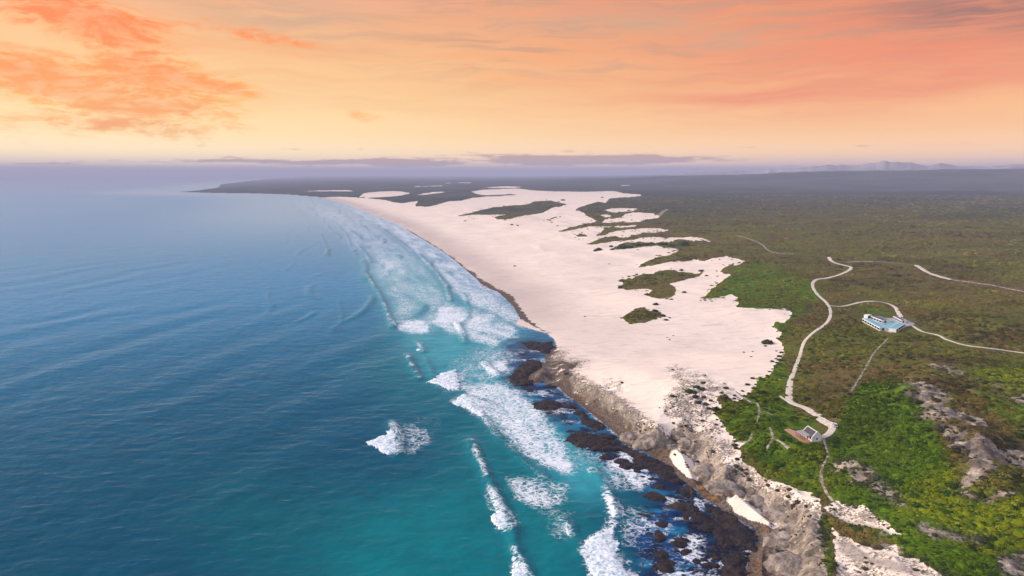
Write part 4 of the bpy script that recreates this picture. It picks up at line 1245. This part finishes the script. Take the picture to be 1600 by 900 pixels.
def scatter(name, n, box, size_px, lo, hi, seed, edge=False):
    rs = np.random.default_rng(seed)
    px = rs.uniform(box[0], box[2], n); py = rs.uniform(box[1], box[3], n)
    x, y, z = on_ground(px, py)
    b = sample(bare, px + (fbm(px / 11, py / 6, 3) - 0.5) * 7, py + (fbm(px / 12 + 50, py / 7 + 9, 3) - 0.5) * 3.5); rk = sample(rock, px, py); rk = np.where(b < 0.5, rk * np.clip(0.22 + 1.1 * S(0.37, 0.55, fbm(x / 13, y / 13, 4)), 0, 1.15), rk); bl = sample(blur(BLOCK, 1), px, py); lu = sample(lush, px, py)
    d = coast_dist(x, y)
    nz = fbm(x / 26, y / 26, 3)
    patch = S(0.36, 0.6, nz)
    p_keep = (1 - b) * (1 - np.clip(rk * 1.25, 0, 1)) * (0.25 + 0.75 * patch) + np.clip(rk, 0, 1) * 0.16 * (b < .98) * S(0.45, 0.55, fbm(x / 9, y / 9, 3))
    if edge:
        bs = sample(blur(bare, 7, 4), px, py)
        p_keep = (b > 0.5) * S(0.97, 0.55, bs) * S(0.42, 0.62, nz) * 0.9 + (b > 0.5) * (py > 520) * np.clip(rk, 0, 1) * 0.25 * S(0.5, 0.6, fbm(x / 7 + 4, y / 7, 3))
    keep = (rs.random(n) < p_keep) & (bl < 0.12) & (d > 6)
    x, y, z, px, py, lu, nz, rk = (v[keep] for v in (x, y, z, px, py, lu, nz, rk))
    m = len(x)
    sz = np.clip(0.5 * size_px * np.hypot(np.hypot(x, y), CAM_H) / FPX * np.exp(rs.normal(-0.1, 0.52, m)), lo, hi)
    co = np.stack([x, y, z - 0.1 * sz], 1)
    me = bpy.data.meshes.new(name)
    me.vertices.add(m); me.vertices.foreach_set('co', co.astype(np.float32).ravel()); me.update()
    fattr(me, 'size', sz); fattr(me, 'turn', rs.uniform(0, 6.28, m)); fattr(me, 'flat', rs.uniform(0.55, 1.0, m))
    a = me.attributes.new('kind_index', 'INT', 'POINT'); a.data.foreach_set('value', rs.integers(0, 4, m).astype(np.int32))
    gcol = np.array([0.078, 0.142, 0.006]); dcol = np.array([0.030, 0.062, 0.010]); bcol = np.array([0.135, 0.092, 0.026]); ocol_ = np.array([0.140, 0.138, 0.016]); ycol = np.array([0.165, 0.185, 0.008]); gr = np.array([0.060, 0.052, 0.038])
    nz2 = fbm(x / 60 + 9, y / 60, 3); nz3 = fbm(x / 150 + 2, y / 110, 3)
    lf_ = np.clip(lu * 1.3 + (nz2 - 0.5) * 1.2, 0, 1)
    r1 = rs.random(m)
    heath_c = bcol[None] + (ocol_ - bcol)[None] * S(0.42, 0.58, nz3 * 0.6 + nz2 * 0.4)[:, None]
    heath_c = np.where((r1 < 0.16)[:, None], dcol, heath_c)
    lush_c = gcol[None] + (ycol - gcol)[None] * (S(0.45, 0.68, nz2) * 0.8)[:, None]
    lush_c = np.where((r1 < 0.25)[:, None], dcol, lush_c)
    c = heath_c + (lush_c - heath_c) * lf_[:, None]
    if edge: c = c * 0.35 + np.array([0.05, 0.048, 0.022]) * 0.65
    c = c + (gr - c) * np.clip(rk * 1.2, 0, 0.8)[:, None]
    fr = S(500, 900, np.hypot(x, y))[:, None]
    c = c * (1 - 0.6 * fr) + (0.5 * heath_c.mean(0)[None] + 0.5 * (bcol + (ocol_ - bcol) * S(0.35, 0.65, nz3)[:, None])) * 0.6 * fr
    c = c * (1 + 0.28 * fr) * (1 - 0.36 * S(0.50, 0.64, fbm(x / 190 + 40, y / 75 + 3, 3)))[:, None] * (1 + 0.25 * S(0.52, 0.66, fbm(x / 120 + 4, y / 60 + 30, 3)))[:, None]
    c = c * np.exp(rs.normal(0, 1.0, m)[:, None] * (0.22 - 0.12 * fr))
    cattr(me, 'tint', c)
    o = link(name, me)
    o['kind'] = 'stuff'
    o['label'] = 'thin scrub straggling out from the heath onto the pale sand' if edge else 'low fynbos scrub covering the heath behind the dunes'
    ng = bpy.data.node_groups.new(name, 'GeometryNodeTree')
    ng.interface.new_socket('Geometry', in_out='INPUT', socket_type='NodeSocketGeometry')
    ng.interface.new_socket('Geometry', in_out='OUTPUT', socket_type='NodeSocketGeometry')
    nn, ll = ng.nodes, ng.links
    gi = nn.new('NodeGroupInput'); go = nn.new('NodeGroupOutput')
    iop = nn.new('GeometryNodeInstanceOnPoints')
    gj = nn.new('GeometryNodeJoinGeometry')
    for pr in reversed(protos):
        oi_ = nn.new('GeometryNodeObjectInfo'); oi_.inputs['Object'].default_value = pr; oi_.transform_space = 'ORIGINAL'; oi_.inputs['As Instance'].default_value = True
        ll.new(oi_.outputs['Geometry'], gj.inputs[0])

    def na_(nm, ty):
        q_ = nn.new('GeometryNodeInputNamedAttribute'); q_.data_type = ty; q_.inputs['Name'].default_value = nm
        return q_.outputs['Attribute']
    m2p = nn.new('GeometryNodeMeshToPoints')
    ll.new(gi.outputs[0], m2p.inputs[0]); ll.new(m2p.outputs[0], iop.inputs['Points'])
    ll.new(gj.outputs[0], iop.inputs['Instance'])
    iop.inputs['Pick Instance'].default_value = True
    ll.new(na_('kind_index', 'INT'), iop.inputs['Instance Index'])
    cr = nn.new('ShaderNodeCombineXYZ'); ll.new(na_('turn', 'FLOAT'), cr.inputs[2]); ll.new(cr.outputs[0], iop.inputs['Rotation'])
    cs = nn.new('ShaderNodeCombineXYZ'); sz_s = na_('size', 'FLOAT')
    mm = nn.new('ShaderNodeMath'); mm.operation = 'MULTIPLY'; ll.new(sz_s, mm.inputs[0]); ll.new(na_('flat', 'FLOAT'), mm.inputs[1])
    ll.new(sz_s, cs.inputs[0]); ll.new(sz_s, cs.inputs[1]); ll.new(mm.outputs[0], cs.inputs[2]); ll.new(cs.outputs[0], iop.inputs['Scale'])
    ll.new(iop.outputs[0], go.inputs[0])
    md = o.modifiers.new('scatter', 'NODES'); md.node_group = ng
    print(name, m)
    return o


scatter('heath_scrub', 105000, (860, 470, 1720, 960), 4.6, 0.4, 3.0, 1)
scatter('dune_edge_scrub', 60000, (700, 300, 1560, 930), 3.6, 0.35, 3.0, 3, True)
scatter('far_heath_scrub', 60000, (780, 305, 1720, 480), 3.0, 0.8, 9.0, 2)

# ------------------------------------------------------------------ buildings
def part(name, mat, parent, boxes=(), prisms=(), bevel=0.0):
    """boxes: (x0,x1,y0,y1,z0,z1); prisms: (outline points, extrusion vector)"""
    bm = bmesh.new()
    for (x0, x1, y0, y1, z0, z1) in boxes:
        r_ = bmesh.ops.create_cube(bm, size=1.0)
        bmesh.ops.scale(bm, vec=(x1 - x0, y1 - y0, z1 - z0), verts=r_['verts'])
        bmesh.ops.translate(bm, vec=((x0 + x1) / 2, (y0 + y1) / 2, (z0 + z1) / 2), verts=r_['verts'])
    for pts, ext in prisms:
        a = [bm.verts.new(p) for p in pts]
        b = [bm.verts.new(Vector(p) + Vector(ext)) for p in pts]
        bm.faces.new(a); bm.faces.new(b[::-1])
        for i in range(len(a)):
            j = (i + 1) % len(a)
            bm.faces.new((a[j], a[i], b[i], b[j]))
    if bevel:
        bmesh.ops.bevel(bm, geom=list(bm.edges), offset=bevel, segments=2, affect='EDGES')
    bmesh.ops.recalc_face_normals(bm, faces=bm.faces)
    me = bpy.data.meshes.new(name)
    bm.to_mesh(me); bm.free()
    return link(name, me, mat, parent)


def root(name, x, y, z, rz, label, cat, group=None):
    o = bpy.data.objects.new(name, None)
    COL.objects.link(o)
    o.location = (x, y, z); o.rotation_euler = (0, 0, rz)
    return tag(o, label, cat, group)


# cottage: local +X runs along the ridge towards the viewer (right and down in the picture)
CZ = PAD_COTTAGE + 0.2
L2, W2, HW, HR = 4.6, 2.5, 2.3, 4.5
rx, ry = flat(np.array([1262.3, 1277.5]), np.array([665.6, 675.2]), CZ + HR + 0.3)
cx, cy = rx.mean(), ry.mean()
crz = math.atan2(ry[1] - ry[0], rx[1] - rx[0])
L2 = math.hypot(ry[1] - ry[0], rx[1] - rx[0]) / 2
print('cottage half length', L2, math.degrees(crz))
cot = root('cottage', cx, cy, CZ, crz, 'small whitewashed cottage with dark roof and white gable on a brick terrace', 'cottage')
part('wall', white_mat, cot, [(-L2, L2, -W2, -W2 + 0.3, -1.5, HW), (-L2, L2, W2 - 0.3, W2, -1.5, HW)])
for sgn in (-1, 1):
    xx = sgn * L2 - (0.0 if sgn < 0 else 0.35)
    part('gable', white_mat, cot, prisms=[([(xx, -W2 - 0.12, -1.5), (xx, W2 + 0.12, -1.5), (xx, W2 + 0.12, HW + 0.25), (xx, 0.35, HR + 0.45), (xx, -0.35, HR + 0.45), (xx, -W2 - 0.12, HW + 0.25)], (0.35, 0, 0))])
for sgn in (-1, 1):
    part('roof', thatch_mat, cot, prisms=[([(-L2 + 0.36, sgn * (W2 + 0.25), HW - 0.1), (-L2 + 0.36, 0, HR), (-L2 + 0.36, 0, HR + 0.3), (-L2 + 0.36, sgn * (W2 + 0.25), HW + 0.2)], (2 * L2 - 0.73, 0, 0))])
part('ridge', white_mat, cot, [(-L2 + 0.4, L2 - 0.4, -0.18, 0.18, HR + 0.2, HR + 0.42)])
vr = part('verandah_roof', grey_roof_mat, cot, prisms=[([(-L2 - 0.6, -W2 - 3.6, 2.15), (-L2 - 0.6, -W2 - 0.14, 2.65), (-L2 - 0.6, -W2 - 0.14, 2.75), (-L2 - 0.6, -W2 - 3.6, 2.25)], (2 * L2 - 0.8, 0, 0))])
for i in range(5):
    px_ = -L2 - 0.4 + i * (2 * L2 - 1.3) / 4
    part('post', timber_mat, cot, [(px_ - 0.09, px_ + 0.09, -W2 - 3.45, -W2 - 3.27, -1.0, 2.17)])
dr = part('door', timber_mat, cot, [(-0.5, 0.5, -W2 - 0.05, -W2 + 0.02, 0, 2.0)])
for xx in (-L2 * 0.58, L2 * 0.58):
    fr = part('window', timber_mat, cot, [(xx - 0.55, xx + 0.55, -W2 - 0.04, -W2 + 0.02, 0.9, 1.9)])
    part('pane', glass_mat, fr, [(xx - 0.45, xx + 0.45, -W2 - 0.07, -W2 - 0.043, 1.0, 1.8)])
fr = part('window', timber_mat, cot, [(L2 - 0.02, L2 + 0.04, -0.45, 0.45, 0.9, 1.8)])
part('pane', glass_mat, fr, [(L2 + 0.043, L2 + 0.06, -0.37, 0.37, 0.98, 1.72)])


def sheet(name, pts_px, mat, lift, thick, step=0.6, level=None, label=None, cat=None):
    if level is not None:
        x, y = flat(*np.array(pts_px, float).T, level + lift); z = x * 0
    else:
        x, y, z = on_ground(*np.array(pts_px, float).T)
    ln = np.stack([x, y], 1)
    bm = bmesh.new()
    c = ln.mean(0)
    cz = level if level is not None else None
    top = [bm.verts.new((p[0] - c[0], p[1] - c[1], (cz if cz is not None else zz) + lift)) for p, zz in zip(ln, z)]
    f = bm.faces.new(top)
    if f.normal.z < 0: f.normal_flip()
    bm.normal_update()
    if f.normal.z < 0: bmesh.ops.reverse_faces(bm, faces=[f])
    r_ = bmesh.ops.extrude_face_region(bm, geom=[f])
    vs = [e for e in r_['geom'] if isinstance(e, bmesh.types.BMVert)]
    bmesh.ops.translate(bm, vec=(0, 0, -thick), verts=vs)
    bmesh.ops.recalc_face_normals(bm, faces=bm.faces)
    me = bpy.data.meshes.new(name); bm.to_mesh(me); bm.free()
    o = link(name, me, mat)
    o.location = (c[0], c[1], 0)
    if label: tag(o, label, cat)
    else: o['kind'] = 'structure'
    return o


sheet('terrace', [(1225, 671), (1232, 669.5), (1242, 673), (1252, 676), (1262, 678), (1273, 687), (1268, 691), (1258, 691), (1249, 687.5), (1240, 681.5), (1232, 675.5)], brick_mat, 0.0, 2.0, level=PAD_COTTAGE + 0.14)
terr_z = PAD_COTTAGE + 0.14

# white garden table on the terrace
x, y, z = on_ground(1247.5, 676)
tb = root('garden_table', x[0], y[0], terr_z, 0.4, 'small white table standing on the brick terrace left of the verandah', 'table')
part('table_top', white_mat, tb, [(-0.9, 0.9, -0.6, 0.6, 0.72, 0.78)], bevel=0.02)
for a in (-0.75, 0.75):
    for b in (-0.45, 0.45):
        part('leg', white_mat, tb, [(a - 0.04, a + 0.04, b - 0.04, b + 0.04, 0, 0.719)])

# parked car at the end of the track
x, y, z = on_ground(1306.5, 669)
cr_ = root('parked_car', x[0], y[0] + 1.5, float(ground_z(x, y + 1.5)[0]) + 0.35, R(78), 'pale lilac-silver car parked at the end of the sandy track', 'car')
prof_b = [(-2.2, 0.35), (2.2, 0.35), (2.25, 0.75), (2.1, 0.95), (1.1, 1.05), (-2.15, 1.08), (-2.25, 0.7)]
part('body', car_mat, cr_, prisms=[([(a, -0.92, b) for a, b in prof_b], (0, 1.84, 0))], bevel=0.06)
part('cabin', glass_mat, cr_, prisms=[([(1.05, -0.80, 1.04), (-2.05, -0.80, 1.04), (-1.85, -0.80, 1.66), (0.35, -0.80, 1.66)], (0, 1.60, 0))], bevel=0.03)
part('car_roof', car_mat, cr_, prisms=[([(0.42, -0.76, 1.663), (-1.86, -0.76, 1.663), (-1.82, -0.76, 1.75), (0.30, -0.76, 1.75)], (0, 1.52, 0))], bevel=0.03)
for a in (-1.35, 1.35):
    for b in (-0.95, 0.72):
        n = 18
        pts = [(a + 0.37 * math.cos(t), b, 0.37 + 0.37 * math.sin(t)) for t in np.linspace(0, 2 * math.pi, n, endpoint=False)]
        wl = part('wheel', rubber_mat, cr_, prisms=[(pts, (0, 0.23, 0))])

# modern villa: flat-roofed pavilions around a pool court
VX, VY, VZ = on_ground(1385, 508)
VZ = PAD_VILLA + 0.3


def pavilion(a_px, b_px, width, hgt, roof_mat, label, front, n_win, roof_name='flat_roof', parap=0.20):
    """a..b: ends of the long axis in photo pixels at ground level"""
    xa, ya = flat(a_px[0], a_px[1], VZ); xb, yb = flat(b_px[0], b_px[1], VZ)
    L = math.hypot(xb - xa, yb - ya)
    o = root('pavilion', (xa + xb) / 2, (ya + yb) / 2, VZ, math.atan2(yb - ya, xb - xa), label, 'house', 'flat-roofed pavilions of the house among the scrub')
    l, w_ = L / 2, width / 2
    part('wall', white_mat, o, [(-l, l, -w_, w_, -2.5, hgt)])
    part('roof', roof_mat, o, [(-l + 0.3, l - 0.3, -w_ + 0.3, w_ - 0.3, hgt + 0.003, hgt + 0.18)])
    part('parapet', white_mat, o, [(-l - 0.05, l + 0.05, -w_ - 0.05, -w_ + 0.27, hgt + 0.002, hgt + parap), (-l - 0.05, l + 0.05, w_ - 0.27, w_ + 0.05, hgt + 0.002, hgt + parap),
                                   (-l - 0.05, -l + 0.27, -w_ + 0.272, w_ - 0.272, hgt + 0.002, hgt + parap), (l - 0.27, l + 0.05, -w_ + 0.272, w_ - 0.272, hgt + 0.002, hgt + parap)])
    step = 2 * l / n_win
    for i in range(n_win):
        c_ = -l + step * (i + 0.5)
        wd = step * 0.42
        for sd in front:
            yy = sd * w_
            fr = part('window', white_mat, o, [(c_ - wd - 0.08, c_ + wd + 0.08, min(yy, yy + sd * 0.05) - 0.01, max(yy, yy + sd * 0.05) + 0.01, 0.2, hgt - 0.35)])
            part('pane', glass_mat, fr, [(c_ - wd, c_ + wd, min(yy + sd * 0.062, yy + sd * 0.09), max(yy + sd * 0.062, yy + sd * 0.09), 0.3, hgt - 0.45)])
    fr = part('door', white_mat, o, [(l + 0.002, l + 0.05, -w_ * 0.5, w_ * 0.1, 0, 2.3)])
    part('pane', glass_mat, fr, [(l + 0.053, l + 0.08, -w_ * 0.45, w_ * 0.05, 0.1, 2.2)])
    return o


pavilion((1353.5, 502.0), (1381.0, 516.6), 7.5, 2.6, blue_roof_mat, 'long left wing with pale blue roof and a row of dark windows facing the sea', (-1,), 7)
pavilion((1367, 498.2), (1384.5, 504.6), 8.5, 2.5, navy_roof_mat, 'dark blue roofed pavilion at the back of the court, behind the left wing', (-1, 1), 4)
pavilion((1394.0, 518.4), (1408.5, 509.0), 6.0, 2.7, blue_roof_mat, 'short right wing with pale blue roof and a white end wall', (-1, 1), 4)
pavilion((1399, 498.2), (1412, 504.6), 4.5, 2.4, navy_roof_mat, 'narrow dark roofed carport wing beside the arrival drive', (-1, 1), 4)
pavilion((1352.5, 497.6), (1358.5, 496.6), 4.0, 3.2, white_mat, 'small white block at the far left end of the house', (-1,), 1)
sheet('courtyard', [(1362, 499), (1378, 497), (1396, 497), (1413, 498), (1430, 506), (1416, 510.5), (1404, 516), (1392, 519.5), (1380, 516), (1366, 507)], pave_mat, 0.0, 3.0, level=VZ - 0.02)
pl = sheet('swimming_pool', [(1379, 507.6), (1388, 504.6), (1398, 503.0), (1407, 506.2), (1398, 510.6), (1385, 513.0)], pool_mat, 0.0, 0.3, level=VZ + 0.12, label='turquoise swimming pool in the court between the wings', cat='pool')

# ------------------------------------------------------------------ haze
hz_top = 395.0
bm = bmesh.new()
bmesh.ops.create_cube(bm, size=1.0)
bmesh.ops.scale(bm, vec=(200000, 200000, hz_top + 8.0), verts=bm.verts)
bmesh.ops.translate(bm, vec=(0, 0, (hz_top - 8.0) / 2), verts=bm.verts)
me = bpy.data.meshes.new('haze'); bm.to_mesh(me); bm.free()
hm = bpy.data.materials.new('haze'); hm.use_nodes = True
h = NT(hm.node_tree)
pv = h.n('ShaderNodeVolumePrincipled')
pv.inputs['Color'].default_value = HAZE_COLOR
pv.inputs['Density'].default_value = HAZE_DENSITY
pv.inputs['Anisotropy'].default_value = 0.0
ho = h.n('ShaderNodeOutputMaterial')
h.t.links.new(pv.outputs[0], ho.inputs['Volume'])
o = link('haze', me, hm)
o['kind'] = 'stuff'
